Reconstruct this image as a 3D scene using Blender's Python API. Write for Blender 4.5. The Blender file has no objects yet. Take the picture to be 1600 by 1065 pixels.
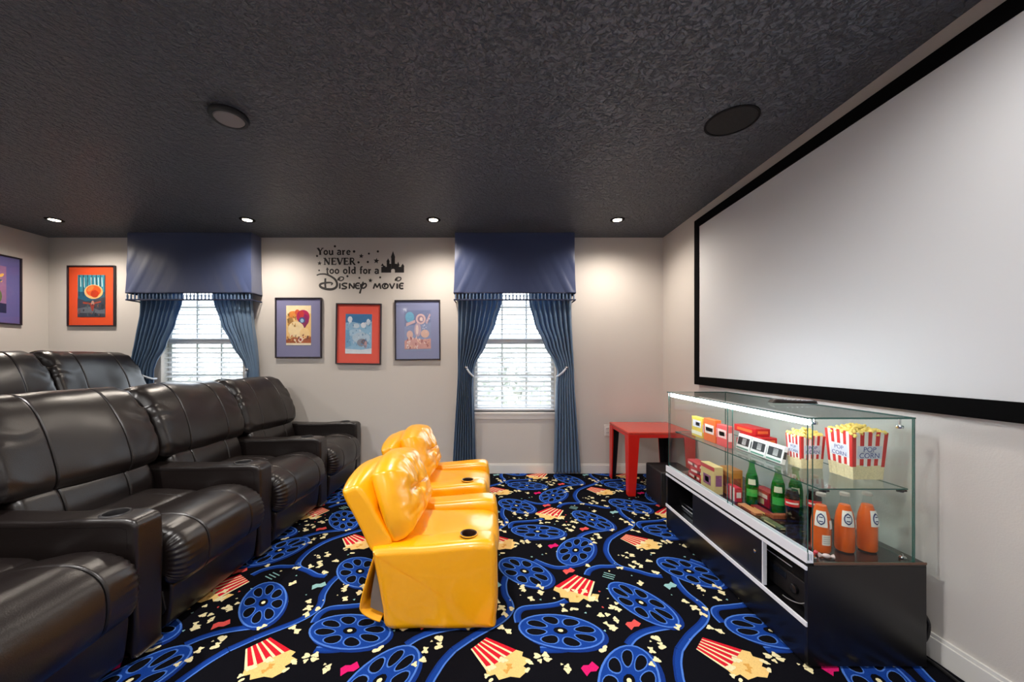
import bpy, bmesh, math, random
from mathutils import Vector, Matrix, noise
from mathutils.geometry import tessellate_polygon
PI = math.pi
SC = bpy.context.scene
COL = SC.collection

# ------------------------------------------------------------------ camera
FPX, H, CEIL = 575.0, 1.167, 2.44
YW = FPX * H / 176.0            # far wall
XL, XR, YB = -4.66, 1.711, -2.4  # left wall, right wall, wall behind the camera
cam = bpy.data.cameras.new('camera')
camo = bpy.data.objects.new('camera', cam)
COL.objects.link(camo)
camo.location = (0, 0, H)
camo.rotation_euler = (PI / 2, 0, 0)
cam.sensor_fit = 'HORIZONTAL'
cam.sensor_width = 36.0
cam.lens = 36.0 * FPX / 1600.0
cam.shift_x = 22.0 / 1600.0
cam.shift_y = 30.5 / 1600.0
cam.clip_start = 0.02
SC.camera = camo

# ------------------------------------------------------------------ light, exposure
SC.view_settings.view_transform = 'Standard'
SC.view_settings.look = 'None'
SC.view_settings.gamma = 1.0
SC.view_settings.use_curve_mapping = False
SC.view_settings.exposure = 1.82
SC.cycles.use_denoising = True
SC.cycles.max_bounces = 10
SC.cycles.transparent_max_bounces = 24
SC.cycles.caustics_reflective = False
SC.cycles.caustics_refractive = False
SC.cycles.sample_clamp_indirect = 6.0
world = bpy.data.worlds.new('sky')
SC.world = world
world.use_nodes = True
_bg = world.node_tree.nodes['Background']
_bg.inputs[0].default_value = (0.90, 0.95, 1.0, 1)
_bg.inputs[1].default_value = 1.6

DOWN_W = 17.5        # the downlights by the far wall
FILL_W = 35.0        # unseen downlights added as fill over the middle and back
WIN_C = (0.173, -3.066)
def window_portals():
    for c in WIN_C:
        l = bpy.data.lights.new('window_daylight', 'AREA')
        l.shape = 'RECTANGLE'; l.size = 0.86; l.size_y = 1.48
        l.cycles.is_portal = True
        o = bpy.data.objects.new('window_daylight', l)
        COL.objects.link(o)
        o.location = (c, YW + 0.11, 1.37)
        o.rotation_euler = (-PI / 2, 0, 0)
window_portals()

# ------------------------------------------------------------------ materials
def lin(c):
    return tuple(((v / 255.0) / 12.92 if v / 255.0 <= 0.04045 else ((v / 255.0 + 0.055) / 1.055) ** 2.4) for v in c) + (1.0,)
MATS = {}
def mat(name, rgb, rough=0.5, metal=0.0, bump=0.0, bscale=40.0, spec=0.5, coat=0.0, vary=0.0, vscale=6.0, trans=0.0, emit=0.0, sheen=0.0, bdist=0.01, detail=4.0):
    if name in MATS: return MATS[name]
    m = bpy.data.materials.new(name); m.use_nodes = True
    nt = m.node_tree; b = nt.nodes['Principled BSDF']
    c = lin(rgb)
    b.inputs['Base Color'].default_value = c
    b.inputs['Roughness'].default_value = rough
    b.inputs['Metallic'].default_value = metal
    b.inputs['Specular IOR Level'].default_value = spec
    b.inputs['Coat Weight'].default_value = coat
    b.inputs['Transmission Weight'].default_value = trans
    b.inputs['Sheen Weight'].default_value = sheen
    if emit > 0:
        b.inputs['Emission Color'].default_value = c
        b.inputs['Emission Strength'].default_value = emit
    if bump > 0 or vary > 0:
        tc = nt.nodes.new('ShaderNodeTexCoord')
    if bump > 0:
        n = nt.nodes.new('ShaderNodeTexNoise'); n.inputs['Scale'].default_value = bscale; n.inputs['Detail'].default_value = detail
        bp = nt.nodes.new('ShaderNodeBump'); bp.inputs['Strength'].default_value = bump; bp.inputs['Distance'].default_value = bdist
        nt.links.new(tc.outputs['Object'], n.inputs['Vector']); nt.links.new(n.outputs[0], bp.inputs['Height']); nt.links.new(bp.outputs[0], b.inputs['Normal'])
    if vary > 0:
        n2 = nt.nodes.new('ShaderNodeTexNoise'); n2.inputs['Scale'].default_value = vscale; n2.inputs['Detail'].default_value = 5
        r = nt.nodes.new('ShaderNodeMapRange'); r.inputs['To Min'].default_value = 1 - vary; r.inputs['To Max'].default_value = 1 + vary
        mx = nt.nodes.new('ShaderNodeVectorMath'); mx.operation = 'SCALE'; mx.inputs[0].default_value = c[:3]
        nt.links.new(tc.outputs['Object'], n2.inputs['Vector']); nt.links.new(n2.outputs[0], r.inputs['Value'])
        nt.links.new(r.outputs[0], mx.inputs['Scale']); nt.links.new(mx.outputs[0], b.inputs['Base Color'])
    MATS[name] = m
    return m

def glass_mat(name, tint, gloss=0.12, rough=0.02):
    if name in MATS: return MATS[name]
    m = bpy.data.materials.new(name); m.use_nodes = True
    nt = m.node_tree; nt.nodes.clear()
    out = nt.nodes.new('ShaderNodeOutputMaterial')
    t = nt.nodes.new('ShaderNodeBsdfTransparent'); t.inputs[0].default_value = (*tint, 1)
    g = nt.nodes.new('ShaderNodeBsdfGlossy'); g.inputs['Roughness'].default_value = rough
    f = nt.nodes.new('ShaderNodeFresnel'); f.inputs[0].default_value = 1.45
    mx = nt.nodes.new('ShaderNodeMixShader')
    sc = nt.nodes.new('ShaderNodeMath'); sc.operation = 'MULTIPLY'; sc.inputs[1].default_value = gloss / 0.12
    ge = nt.nodes.new('ShaderNodeNewGeometry'); inv = nt.nodes.new('ShaderNodeMath'); inv.operation = 'SUBTRACT'; inv.inputs[0].default_value = 1.0
    mu = nt.nodes.new('ShaderNodeMath'); mu.operation = 'MULTIPLY'
    nt.links.new(ge.outputs['Backfacing'], inv.inputs[1]); nt.links.new(sc.outputs[0], mu.inputs[0]); nt.links.new(inv.outputs[0], mu.inputs[1])
    nt.links.new(f.outputs[0], sc.inputs[0]); nt.links.new(mu.outputs[0], mx.inputs[0])
    nt.links.new(t.outputs[0], mx.inputs[1]); nt.links.new(g.outputs[0], mx.inputs[2]); nt.links.new(mx.outputs[0], out.inputs[0])
    MATS[name] = m
    return m

def cloth_mat(name, rgb, transl=0.35):
    m = bpy.data.materials.new(name); m.use_nodes = True
    nt = m.node_tree; b = nt.nodes['Principled BSDF']; out = nt.nodes['Material Output']
    b.inputs['Base Color'].default_value = lin(rgb); b.inputs['Roughness'].default_value = 0.42
    b.inputs['Sheen Weight'].default_value = 0.5
    tc = nt.nodes.new('ShaderNodeTexCoord')
    mp = nt.nodes.new('ShaderNodeMapping'); mp.inputs['Scale'].default_value = (1, 1, 0.15)
    n = nt.nodes.new('ShaderNodeTexNoise'); n.inputs['Scale'].default_value = 120
    bp = nt.nodes.new('ShaderNodeBump'); bp.inputs['Strength'].default_value = 0.15; bp.inputs['Distance'].default_value = 0.004
    nt.links.new(tc.outputs['Object'], mp.inputs[0]); nt.links.new(mp.outputs[0], n.inputs['Vector'])
    nt.links.new(n.outputs[0], bp.inputs['Height']); nt.links.new(bp.outputs[0], b.inputs['Normal'])
    t = nt.nodes.new('ShaderNodeBsdfTranslucent'); t.inputs[0].default_value = lin(rgb)
    mx = nt.nodes.new('ShaderNodeMixShader'); mx.inputs[0].default_value = transl
    nt.links.new(b.outputs[0], mx.inputs[1]); nt.links.new(t.outputs[0], mx.inputs[2]); nt.links.new(mx.outputs[0], out.inputs[0])
    MATS[name] = m
    return m

M_wall = mat('beige_wall_paint', (204, 199, 194), 0.7, bump=0.08, bscale=160, spec=0.3)
M_wall_r = M_wall
M_leather = mat('dark_brown_leather', (25, 19, 18), 0.32, bump=0.22, bscale=260, spec=0.62, vary=0.18, vscale=5, bdist=0.002)
M_leather_in = mat('leather_piping', (8, 7, 7), 0.9, spec=0.1)
M_yellow = mat('yellow_vinyl', (255, 178, 8), 0.30, bump=0.06, bscale=200, spec=0.7, coat=0.25, bdist=0.002)
M_black = mat('black_laminate', (17, 16, 19), 0.28, spec=0.5)
M_blackmatte = mat('matte_black', (12, 12, 13), 0.75, spec=0.25)
M_velvet = mat('black_velvet_border', (6, 6, 7), 0.95, spec=0.1)
M_screen = mat('projection_screen_white', (212, 214, 217), 0.8, spec=0.25)
M_alu = mat('brushed_aluminium', (238, 242, 250), 0.35, metal=0.0)
M_chrome = mat('chrome', (225, 225, 228), 0.12, metal=1.0)
M_white = mat('white_trim_paint', (226, 224, 220), 0.4)
M_vinylwhite = mat('white_window_vinyl', (232, 234, 238), 0.4)
M_red = mat('red_plastic', (214, 32, 22), 0.32)
M_redtop = mat('red_table_top', (208, 62, 44), 0.18, spec=0.8)
M_dkplast = mat('dark_plastic', (22, 20, 22), 0.5)
M_brown = mat('brown_cup_liner', (50, 30, 20), 0.35)
M_grey = mat('grey_backing_cloth', (120, 112, 104), 0.9)
M_curtain = cloth_mat('slate_blue_satin', (122, 152, 184), 0.5)
M_valance = cloth_mat('navy_satin', (60, 74, 116), 0.22)
M_glass = glass_mat('case_glass', (0.955, 0.985, 0.975))
M_pane = glass_mat('window_glass', (0.96, 0.98, 1.0))
M_gedge = mat('green_glass_edge', (42, 92, 84), 0.15, spec=0.8)
M_cream = mat('cream_popcorn', (246, 226, 166), 0.7)

def ceiling_mat():
    m = bpy.data.materials.new('black_knockdown_ceiling'); m.use_nodes = True
    nt = m.node_tree; b = nt.nodes['Principled BSDF']
    b.inputs['Base Color'].default_value = lin((86, 92, 102))
    b.inputs['Roughness'].default_value = 0.38
    b.inputs['Specular IOR Level'].default_value = 0.75
    tc = nt.nodes.new('ShaderNodeTexCoord')
    n = nt.nodes.new('ShaderNodeTexNoise'); n.inputs['Scale'].default_value = 38; n.inputs['Detail'].default_value = 5; n.inputs['Distortion'].default_value = 0.6
    r = nt.nodes.new('ShaderNodeValToRGB'); r.color_ramp.elements[0].position = 0.44; r.color_ramp.elements[1].position = 0.58
    n2 = nt.nodes.new('ShaderNodeTexNoise'); n2.inputs['Scale'].default_value = 90
    ad = nt.nodes.new('ShaderNodeMath'); ad.operation = 'MULTIPLY_ADD'; ad.inputs[1].default_value = 0.3
    bp = nt.nodes.new('ShaderNodeBump'); bp.inputs['Strength'].default_value = 0.9; bp.inputs['Distance'].default_value = 0.028
    L = nt.links.new
    L(tc.outputs['Object'], n.inputs['Vector']); L(tc.outputs['Object'], n2.inputs['Vector']); L(n.outputs[0], r.inputs[0])
    L(n2.outputs[0], ad.inputs[0]); L(r.outputs[0], ad.inputs[2]); L(ad.outputs[0], bp.inputs['Height']); L(bp.outputs[0], b.inputs['Normal'])
    return m
M_ceil = ceiling_mat()
def carpet(name, rgb):
    return mat(name, rgb, 0.95, bump=0.6, bscale=420, spec=0.05, vary=0.28, vscale=260, bdist=0.004)

# ------------------------------------------------------------------ building helpers
def wloc(o):
    v = Vector((0, 0, 0))
    while o: v += o.location; o = o.parent
    return v
def obj(name, bm, mats, parent=None, bevel=0.0, seg=3, smooth=True, origin=None, kind=None, ang=40):
    me = bpy.data.meshes.new(name)
    bmesh.ops.recalc_face_normals(bm, faces=bm.faces[:]) if kind != 'raw' else None
    bm.to_mesh(me); bm.free()
    if not isinstance(mats, (list, tuple)): mats = [mats]
    for m in mats: me.materials.append(m)
    o = bpy.data.objects.new(name, me); COL.objects.link(o)
    if parent is not None:
        o.parent = parent
        me.transform(Matrix.Translation(-wloc(parent)))
    elif origin is not None:
        me.transform(Matrix.Translation(-Vector(origin))); o.location = origin
    if smooth:
        me.polygons.foreach_set('use_smooth', [True] * len(me.polygons))
        if ang: me.set_sharp_from_angle(angle=math.radians(ang))
    if bevel > 0:
        b = o.modifiers.new('bevel', 'BEVEL'); b.width = bevel; b.segments = seg; b.limit_method = 'ANGLE'; b.angle_limit = math.radians(35)
        b.harden_normals = False
    if kind in ('structure', 'stuff'): o['kind'] = kind
    return o
def tag(o, label=None, cat=None, group=None, kind=None):
    if label: o['label'] = label
    if cat: o['category'] = cat
    if group: o['group'] = group
    if kind: o['kind'] = kind
    return o
def thing(name, loc=(0, 0, 0), label=None, cat=None, group=None):
    o = bpy.data.objects.new(name, None); COL.objects.link(o); o.location = loc; o.empty_display_size = 0.1
    return tag(o, label, cat, group)
def copy_tree(o, parent=None):
    c = o.copy(); COL.objects.link(c)
    if parent is not None: c.parent = parent
    for ch in list(o.children): copy_tree(ch, c)
    return c
def B(): return bmesh.new()
def box(bm, x0, x1, y0, y1, z0, z1, mi=0):
    v = [bm.verts.new(p) for p in ((x0,y0,z0),(x1,y0,z0),(x1,y1,z0),(x0,y1,z0),(x0,y0,z1),(x1,y0,z1),(x1,y1,z1),(x0,y1,z1))]
    for f in ((3,2,1,0),(4,5,6,7),(0,1,5,4),(1,2,6,5),(2,3,7,6),(3,0,4,7)):
        bm.faces.new([v[i] for i in f]).material_index = mi
    return bm
def nb(x0, x1, y0, y1, z0, z1): return box(B(), x0, x1, y0, y1, z0, z1)
def lathe(bm, prof, cx=0, cy=0, n=32, mi=0, cap=True):
    rings = []
    for r, z in prof:
        if r < 1e-6: rings.append([bm.verts.new((cx, cy, z))])
        else: rings.append([bm.verts.new((cx + r * math.cos(2*PI*k/n), cy + r * math.sin(2*PI*k/n), z)) for k in range(n)])
    for a, b in zip(rings, rings[1:]):
        for k in range(n):
            k2 = (k + 1) % n
            if len(a) == 1 and len(b) == 1: continue
            if len(a) == 1: f = bm.faces.new((a[0], b[k2], b[k]))
            elif len(b) == 1: f = bm.faces.new((a[k], a[k2], b[0]))
            else: f = bm.faces.new((a[k], a[k2], b[k2], b[k]))
            f.material_index = mi
    if cap:
        for rg in (rings[0], rings[-1]):
            if len(rg) > 2: bm.faces.new(rg).material_index = mi
    return bm
def tube(bm, pts, r, n=8, mi=0):
    pts = [Vector(p) for p in pts]
    rings = []
    up = Vector((0, 0, 1))
    for i, p in enumerate(pts):
        d = (pts[min(i+1, len(pts)-1)] - pts[max(i-1, 0)]).normalized()
        a = d.cross(up)
        if a.length < 1e-3: a = d.cross(Vector((1, 0, 0)))
        a.normalize(); b = d.cross(a)
        rr = r(i) if callable(r) else r
        rings.append([bm.verts.new(p + a * rr * math.cos(2*PI*k/n) + b * rr * math.sin(2*PI*k/n)) for k in range(n)])
    for a, b in zip(rings, rings[1:]):
        for k in range(n):
            bm.faces.new((a[k], a[(k+1) % n], b[(k+1) % n], b[k])).material_index = mi
    bm.faces.new(rings[0]); bm.faces.new(rings[-1])
    return bm
def smooth_path(pts, per=6, closed=False):
    P = [Vector(p) for p in pts]; out = []; n = len(P)
    rng = range(n) if closed else range(n - 1)
    for i in rng:
        g = (lambda k: P[k % n]) if closed else (lambda k: P[max(0, min(n-1, k))])
        a, b, c, d = g(i-1), g(i), g(i+1), g(i+2)
        for k in range(per):
            t = k / per
            out.append(0.5 * ((2*b) + (c-a)*t + (2*a - 5*b + 4*c - d)*t*t + (3*b - a - 3*c + d)*t**3))
    if not closed: out.append(P[-1])
    return out
def prism_y(bm, prof, y0, y1, mi=0):
    a = [bm.verts.new((x, y0, z)) for x, z in prof]; b = [bm.verts.new((x, y1, z)) for x, z in prof]
    n = len(prof)
    for k in range(n): bm.faces.new((a[k], a[(k+1) % n], b[(k+1) % n], b[k])).material_index = mi
    bm.faces.new(a[::-1]).material_index = mi; bm.faces.new(b).material_index = mi
    return bm
def cushion(prof, y0, y1, rnd=0.04, ny=40, seams=(), disp=None, per=8, groove=0.006, sharp=False):
    """A padded body: closed (x,z) outline drawn out along y with rounded ends, sewn grooves and folds."""
    P = smooth_path([(x, z, 0) for x, z in prof], per, True)
    n = len(P)
    area = sum(P[i].x * P[(i+1) % n].y - P[(i+1) % n].x * P[i].y for i in range(n))
    N = []
    for i in range(n):
        d = (P[(i+1) % n] - P[i-1]).normalized()
        N.append(Vector((d.y, -d.x)) * (1 if area > 0 else -1))
    ys = [y0 + rnd * (1 - math.cos(PI/2 * k / 7)) for k in range(8)]
    ys += [y1 - rnd * (1 - math.cos(PI/2 * k / 7)) for k in range(8)]
    ys += [y0 + rnd + (y1 - y0 - 2*rnd) * k / ny for k in range(1, ny)]
    for s in seams: ys += [s - 0.007, s - 0.005, s - 0.0022, s, s + 0.0022, s + 0.005, s + 0.007]
    ys = sorted(ys); ys = [y for i, y in enumerate(ys) if i == 0 or y - ys[i-1] > 5e-4]
    bm = B(); rings = []
    for y in ys:
        d = min(y - y0, y1 - y)
        ins = rnd * (1 - math.sqrt(max(0.0, 1 - (1 - d/rnd)**2))) if d < rnd else 0
        gr = 0
        for s in seams: gr = max(gr, groove * max(0.0, 1 - abs(y - s) / 0.0070))
        Q = []
        for i in range(n):
            off = -ins - gr
            if disp: off += disp(i / n, (y - y0) / (y1 - y0), P[i].x, y, P[i].y)
            Q.append(Vector((P[i].x + N[i].x * off, P[i].y + N[i].y * off)))
        if ins > 0:
            for it in range(24):     # where the inset folds over itself at a corner, draw the points together
                bad = 0
                for i in range(n):
                    j = (i + 1) % n
                    e = Q[j] - Q[i]; e0 = P[j] - P[i]
                    if e.x*e0.x + e.y*e0.y < 0: Q[i] = Q[j] = (Q[i] + Q[j]) / 2; bad = 1
                if not bad: break
        rings.append([bm.verts.new((q.x, y, q.y)) for q in Q])
    for q, (a, b) in enumerate(zip(rings, rings[1:])):
        ym_ = (ys[q] + ys[q+1]) / 2; mi = 1 if any(abs(ym_ - s) < .0028 for s in seams) else 0
        for k in range(n): bm.faces.new((a[k], a[(k+1) % n], b[(k+1) % n], b[k])).material_index = mi
    for rg, rev in ((rings[0], True), (rings[-1], False)):
        mid = sum((v.co for v in rg), Vector()) / n
        inner = [bm.verts.new(v.co.lerp(mid, .03)) for v in rg]
        for k in range(n): bm.faces.new((rg[k], rg[(k+1) % n], inner[(k+1) % n], inner[k]))
        bm.faces.new(inner[::-1] if rev else inner)
    return bm
def cut(o, cutter_bm):
    """carve a hole into a finished part, keeping only the result"""
    me = bpy.data.meshes.new('t'); bmesh.ops.recalc_face_normals(cutter_bm, faces=cutter_bm.faces[:]); cutter_bm.to_mesh(me); cutter_bm.free()
    c = bpy.data.objects.new('t', me); COL.objects.link(c)
    if o.parent: me.transform(Matrix.Translation(-wloc(o.parent)))
    c.location = wloc(o.parent) if o.parent else (0, 0, 0)
    md = o.modifiers.new('cut', 'BOOLEAN'); md.object = c; md.operation = 'DIFFERENCE'; md.solver = 'EXACT'
    bpy.context.view_layer.update()
    dg = bpy.context.evaluated_depsgraph_get()
    nm = bpy.data.meshes.new_from_object(o.evaluated_get(dg))
    o.modifiers.clear(); old = o.data; o.data = nm; nm.name = o.name
    bpy.data.objects.remove(c); bpy.data.meshes.remove(me); bpy.data.meshes.remove(old)
def rnz(x, y, z, s): return noise.noise(Vector((x*s, y*s, z*s)))

# ------------------------------------------------------------------ the room shell
floor_base = B()
FX0 = -2.47
Z1 = 0.0
box(floor_base, XL, XR, YB, YW, -0.12, Z1, 0)
CARPET = {"PX":0.9103,"PY":0.9227,"reels":[[0.6902,1.7737,0.1872,0.0994,-58.2782],[0.2708,1.5897,0.1837,0.1022,170.4723],[0.1469,2.0377,0.1751,0.1118,-46.5303],[0.4783,2.2638,0.1855,0.1057,-119.3424]],"ribs":[[[0.213,2.153],[0.277,2.1],[0.341,2.073],[0.424,2.09],[0.517,2.142],[0.581,2.232]],[[0.799,1.621],[0.713,1.607],[0.634,1.585],[0.573,1.551],[0.534,1.512]],[[0.954,1.992],[0.941,1.92],[0.946,1.838],[0.969,1.769],[0.966,1.712],[0.919,1.646],[0.812,1.562],[0.732,1.486]],[[0.732,2.409],[0.702,2.36],[0.683,2.317],[0.661,2.244],[0.663,2.142],[0.695,2.08],[0.771,2.04],[0.833,2.002],[0.889,1.992]],[[0.483,2.002],[0.511,2.05],[0.571,2.084],[0.629,2.086],[0.687,2.09]],[[0.091,1.64],[0.089,1.692],[0.119,1.733],[0.202,1.747],[0.28,1.762],[0.334,1.791]],[[0.171,1.486],[0.253,1.486],[0.321,1.501]]],"cups":[[[0.418,2.005],[0.511,1.941],[0.455,1.814],[0.294,1.9]],[[0.862,1.55],[0.801,1.487],[0.865,1.386],[0.984,1.484]]],"blobs":[[[0.455,1.814],[0.294,1.9],[0.282,1.87],[0.309,1.846],[0.309,1.814],[0.347,1.807],[0.346,1.777],[0.389,1.774],[0.42,1.804],[0.444,1.78],[0.488,1.799],[0.505,1.835],[0.474,1.841]],[[0.984,1.484],[0.865,1.386],[0.873,1.358],[0.9,1.368],[0.914,1.344],[0.957,1.358],[0.991,1.353],[1.026,1.388],[1.007,1.404],[1.038,1.436],[1.005,1.452],[1.011,1.473]]],"pop":[[0.471,0.763],[0.479,0.711],[0.532,0.724],[0.505,0.68],[0.543,0.818],[0.565,0.797],[0.214,0.008],[0.129,0.021],[0.159,0.884],[0.156,0.533],[0.189,0.513],[0.265,0.48],[0.422,0.558],[0.66,0.622],[0.668,0.574],[0.618,0.553],[0.623,0.508],[0.742,0.075],[0.904,0.861],[0.007,0.804],[0.127,0.058],[0.226,0.041],[0.746,0.352],[0.8,0.352],[0.788,0.286],[0.813,0.244],[0.763,0.234],[0.874,0.297],[0.511,0.249],[0.862,0.185],[0.692,0.224],[0.346,0.804],[0.048,0.657],[0.465,0.884],[0.029,0.772],[0.062,0.804],[0.781,0.68]],"tick":[["salmon",0.597,1.627],["magenta",0.348,1.394],["salmon",0.392,2.04],["teal",0.6,1.992],["pale",0.893,1.907]]}
def clampxy(p): return (min(max(p[0], FX0), XR - 0.001), min(max(p[1], YB + 0.001), YW - 0.001))
def fpoly(pts, z, mi):
    q = [clampxy(p) for p in pts]
    xs = [p[0] for p in q]; ys = [p[1] for p in q]
    if max(xs) - min(xs) < 0.002 or max(ys) - min(ys) < 0.002: return
    vs = [floor_base.verts.new((p[0], p[1], z)) for p in q]
    for t in tessellate_polygon([[Vector((p[0], p[1], 0)) for p in q]]):
        a, b, c = (vs[i] for i in t)
        n = (b.co - a.co).cross(c.co - a.co)
        if abs(n.z) < 1e-9: continue
        floor_base.faces.new((a, b, c) if n.z > 0 else (a, c, b)).material_index = mi
def fellipse(cx, cy, a, b, ang, z, mi, n=22, e=0):
    ca, sa = math.cos(ang), math.sin(ang)
    fpoly([(cx + a*math.cos(2*PI*k/n)*ca - b*math.sin(2*PI*k/n)*sa, cy + a*math.cos(2*PI*k/n)*sa + b*math.sin(2*PI*k/n)*ca) for k in range(n)], z, mi)
def fribbon(pts, w, z, mi, off=0.0):
    P = [Vector((p[0], p[1])) for p in pts]
    Lf, Rt = [], []
    for i in range(len(P)):
        d = (P[min(i+1, len(P)-1)] - P[max(i-1, 0)]).normalized(); nn = Vector((-d.y, d.x))
        c = P[i] + nn * off
        Lf.append(c + nn * w/2); Rt.append(c - nn * w/2)
    for i in range(len(P) - 1):
        fpoly([Lf[i], Lf[i+1], Rt[i+1], Rt[i]], z, mi)
def blobpts(rng, cx, cy, r):
    ph = rng.random() * 6.28; k = rng.choice((2, 3, 3)); n = 11
    return [(cx + r*(1 + 0.33*math.cos(k*t + ph))*math.cos(t)*rng.uniform(.85, 1.1), cy + r*(1 + 0.33*math.cos(k*t + ph))*math.sin(t)*rng.uniform(.85, 1.1)) for t in [2*PI*j/n for j in range(n)]]
def carpet_pattern():
    C = CARPET; px, py = C['PX'], C['PY']
    for ix in range(-4, 3):
        for iy in range(-5, 4):
            ox, oy = ix*px, iy*py
            if ox + px < FX0 - .4 or ox > XR + .4: continue
            for r in C['ribs']:
                P = [(p[0]+ox, p[1]+oy) for p in smooth_path([(a, b, 0) for a, b in r], 5)]
                fribbon(P, 0.034, Z1 + .0004, 1)
                fribbon(P, 0.007, Z1 + .0006, 2, 0.013)
                fribbon(P, 0.007, Z1 + .0006, 3, -0.013)
            for cx, cy, a, b, deg in C['reels']:
                an = math.radians(deg); cx += ox; cy += oy
                fellipse(cx + .014, cy - .014, a, b, an, Z1 + .0007, 3, 30)
                fellipse(cx, cy, a, b, an, Z1 + .0009, 2, 30)
                fellipse(cx, cy, a - .008, b - .008, an, Z1 + .0011, 1, 30)
                ca, sa = math.cos(an), math.sin(an)
                for k in range(8):
                    t = 2*PI*(k + .5)/8
                    for grow, zz, mi in ((.035, .0013, 2), (0, .0015, 0)):
                        pp = []
                        for m in range(14):
                            f = 2*PI*m/14; rr = .60 + (.235 + grow)*math.cos(f); ww = (.175 + grow + .045*math.cos(f))*math.sin(f)
                            U = a*(rr*math.cos(t) - ww*math.sin(t)); V = b*(rr*math.sin(t) + ww*math.cos(t))
                            pp.append((cx + U*ca - V*sa, cy + U*sa + V*ca))
                        fpoly(pp, Z1 + zz, mi)
                fellipse(cx, cy, a*.17, b*.2, an, Z1 + .0015, 0, 10)
                fellipse(cx, cy, .012, .009, an, Z1 + .0017, 5, 8)
            rng = random.Random(3)
            for ci, cup in enumerate(C['cups']):
                p0, p1, q1, q0 = [Vector((a+ox, b+oy)) for a, b in cup]
                fpoly([(a+ox, b+oy) for a, b in C['blobs'][ci]], Z1 + .0013, 6)
                fpoly([p0, p1, q1, q0], Z1 + .0015, 5)
                for k in range(5):
                    s0, s1 = (k + .0)/5 + .0, (k + .66)/5
                    fpoly([p0.lerp(p1, s0), p0.lerp(p1, s1), q0.lerp(q1, s1), q0.lerp(q1, s0)], Z1 + .0017, 4)
                c = sum([Vector((a+ox, b+oy)) for a, b in C['blobs'][ci]], Vector((0, 0))) / len(C['blobs'][ci])
                for k in range(13):
                    t = rng.uniform(0, 6.28); rr = rng.uniform(.02, .105)
                    fpoly(blobpts(rng, c.x + rr*math.cos(t), c.y - .02 + rr*.8*math.sin(t), rng.uniform(.008, .014)), Z1 + .0018 + rng.random()*.0006, 5 if rr > .05 else 9)
            for x, y in C['pop']:
                for k in range(rng.choice((2, 2, 3))):
                    fpoly(blobpts(rng, x + ox + rng.uniform(-.018, .018)*k, y + oy + rng.uniform(-.02, .02)*k, rng.uniform(.009, .0155)), Z1 + .0021 + rng.random()*.0006, 5)
            for k in range(38):
                x, y = rng.random()*px, rng.random()*py
                fpoly(blobpts(rng, x + ox, y + oy, rng.uniform(.0035, .0065)), Z1 + .0005, rng.choice((5, 5, 8, 7)))
            for nme, x, y in C['tick']:
                mi = {'salmon': 7, 'magenta': 10, 'teal': 8, 'pale': 8}[nme]
                a = .5 if nme != 'teal' else -.5; x += ox; y += oy
                ca, sa = math.cos(a), math.sin(a)
                R = lambda u, v: (x + u*ca - v*sa, y + u*sa + v*ca)
                if nme == 'teal':
                    for dv in (-.02, 0, .02): fribbon([R(-.03, dv), R(.03, dv)], .006, Z1 + .0022, mi)
                else:
                    fpoly([R(-.034, -.022), R(-.008, -.013), R(.012, -.022), R(.034, -.014), R(.03, .02), R(.006, .013), R(-.012, .022), R(-.03, .016)], Z1 + .0022, mi)
carpet_pattern()
floor = obj('floor', floor_base, [carpet('carpet_black', (14, 14, 20)), carpet('carpet_blue', (24, 64, 150)), carpet('carpet_light_blue', (80, 126, 214)),
        carpet('carpet_deep_blue', (22, 52, 128)), carpet('carpet_red', (216, 34, 50)), carpet('carpet_cream', (244, 232, 184)), carpet('carpet_butter', (246, 206, 130)),
        carpet('carpet_salmon', (226, 88, 84)), carpet('carpet_teal', (150, 196, 196)), carpet('carpet_ochre', (226, 168, 84)), carpet('carpet_magenta', (222, 32, 112))], smooth=False, kind='raw')
tag(floor, kind='structure')
obj('ceiling', nb(XL, XR, YB, YW, CEIL, CEIL + .12), M_ceil, kind='structure', smooth=False)
obj('wall_left', nb(XL - .12, XL, YB, YW, -.12, CEIL + .12), M_wall, kind='structure', smooth=False)
obj('wall_right', nb(XR, XR + .12, YB, YW, -.12, CEIL + .12), M_wall, kind='structure', smooth=False)
obj('wall_back', nb(XL - .12, XR + .12, YB - .12, YB, -.12, CEIL + .12), M_wall, kind='structure', smooth=False)
WZ0, WZ1, WHW = 0.636, 2.10, 0.4245
bm = B(); edges = sorted(WIN_C); T = 0.16
xs = [XL - .12]
for c in edges: xs += [c - WHW, c + WHW]
xs.append(XR + .12)
for i in range(0, len(xs), 2): box(bm, xs[i], xs[i+1], YW, YW + T, -.12, CEIL + .12)
for c in edges:
    box(bm, c - WHW, c + WHW, YW, YW + T, -.12, WZ0); box(bm, c - WHW, c + WHW, YW, YW + T, WZ1, CEIL + .12)
obj('wall_front', bm, M_wall, kind='structure', smooth=False)
bm = B()
for z0, z1, d in ((0, .085, .014), (.085, .1, .009)): box(bm, XL, XR, YW - d, YW, z0, z1)
obj('baseboard_front', bm, M_white, kind='structure', bevel=.002)
bm = B()
for z0, z1, d in ((0, .085, .014), (.085, .1, .009)): box(bm, XR - d, XR, YB, YW - .014, z0, z1)
obj('baseboard_right', bm, M_white, kind='structure', bevel=.002)
bm = B()
for z0, z1, d in ((.23, .315, .014), (.315, .33, .009)): box(bm, XL, XL + d, YB, YW - .014, z0, z1)
obj('baseboard_left', bm, M_white, kind='structure', bevel=.002)
rise = obj('riser', nb(XL, FX0, -1.3, YW - .0145, 0.0, .23), MATS['carpet_black'], smooth=False, bevel=.01)
tag(rise, kind='structure')

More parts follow.
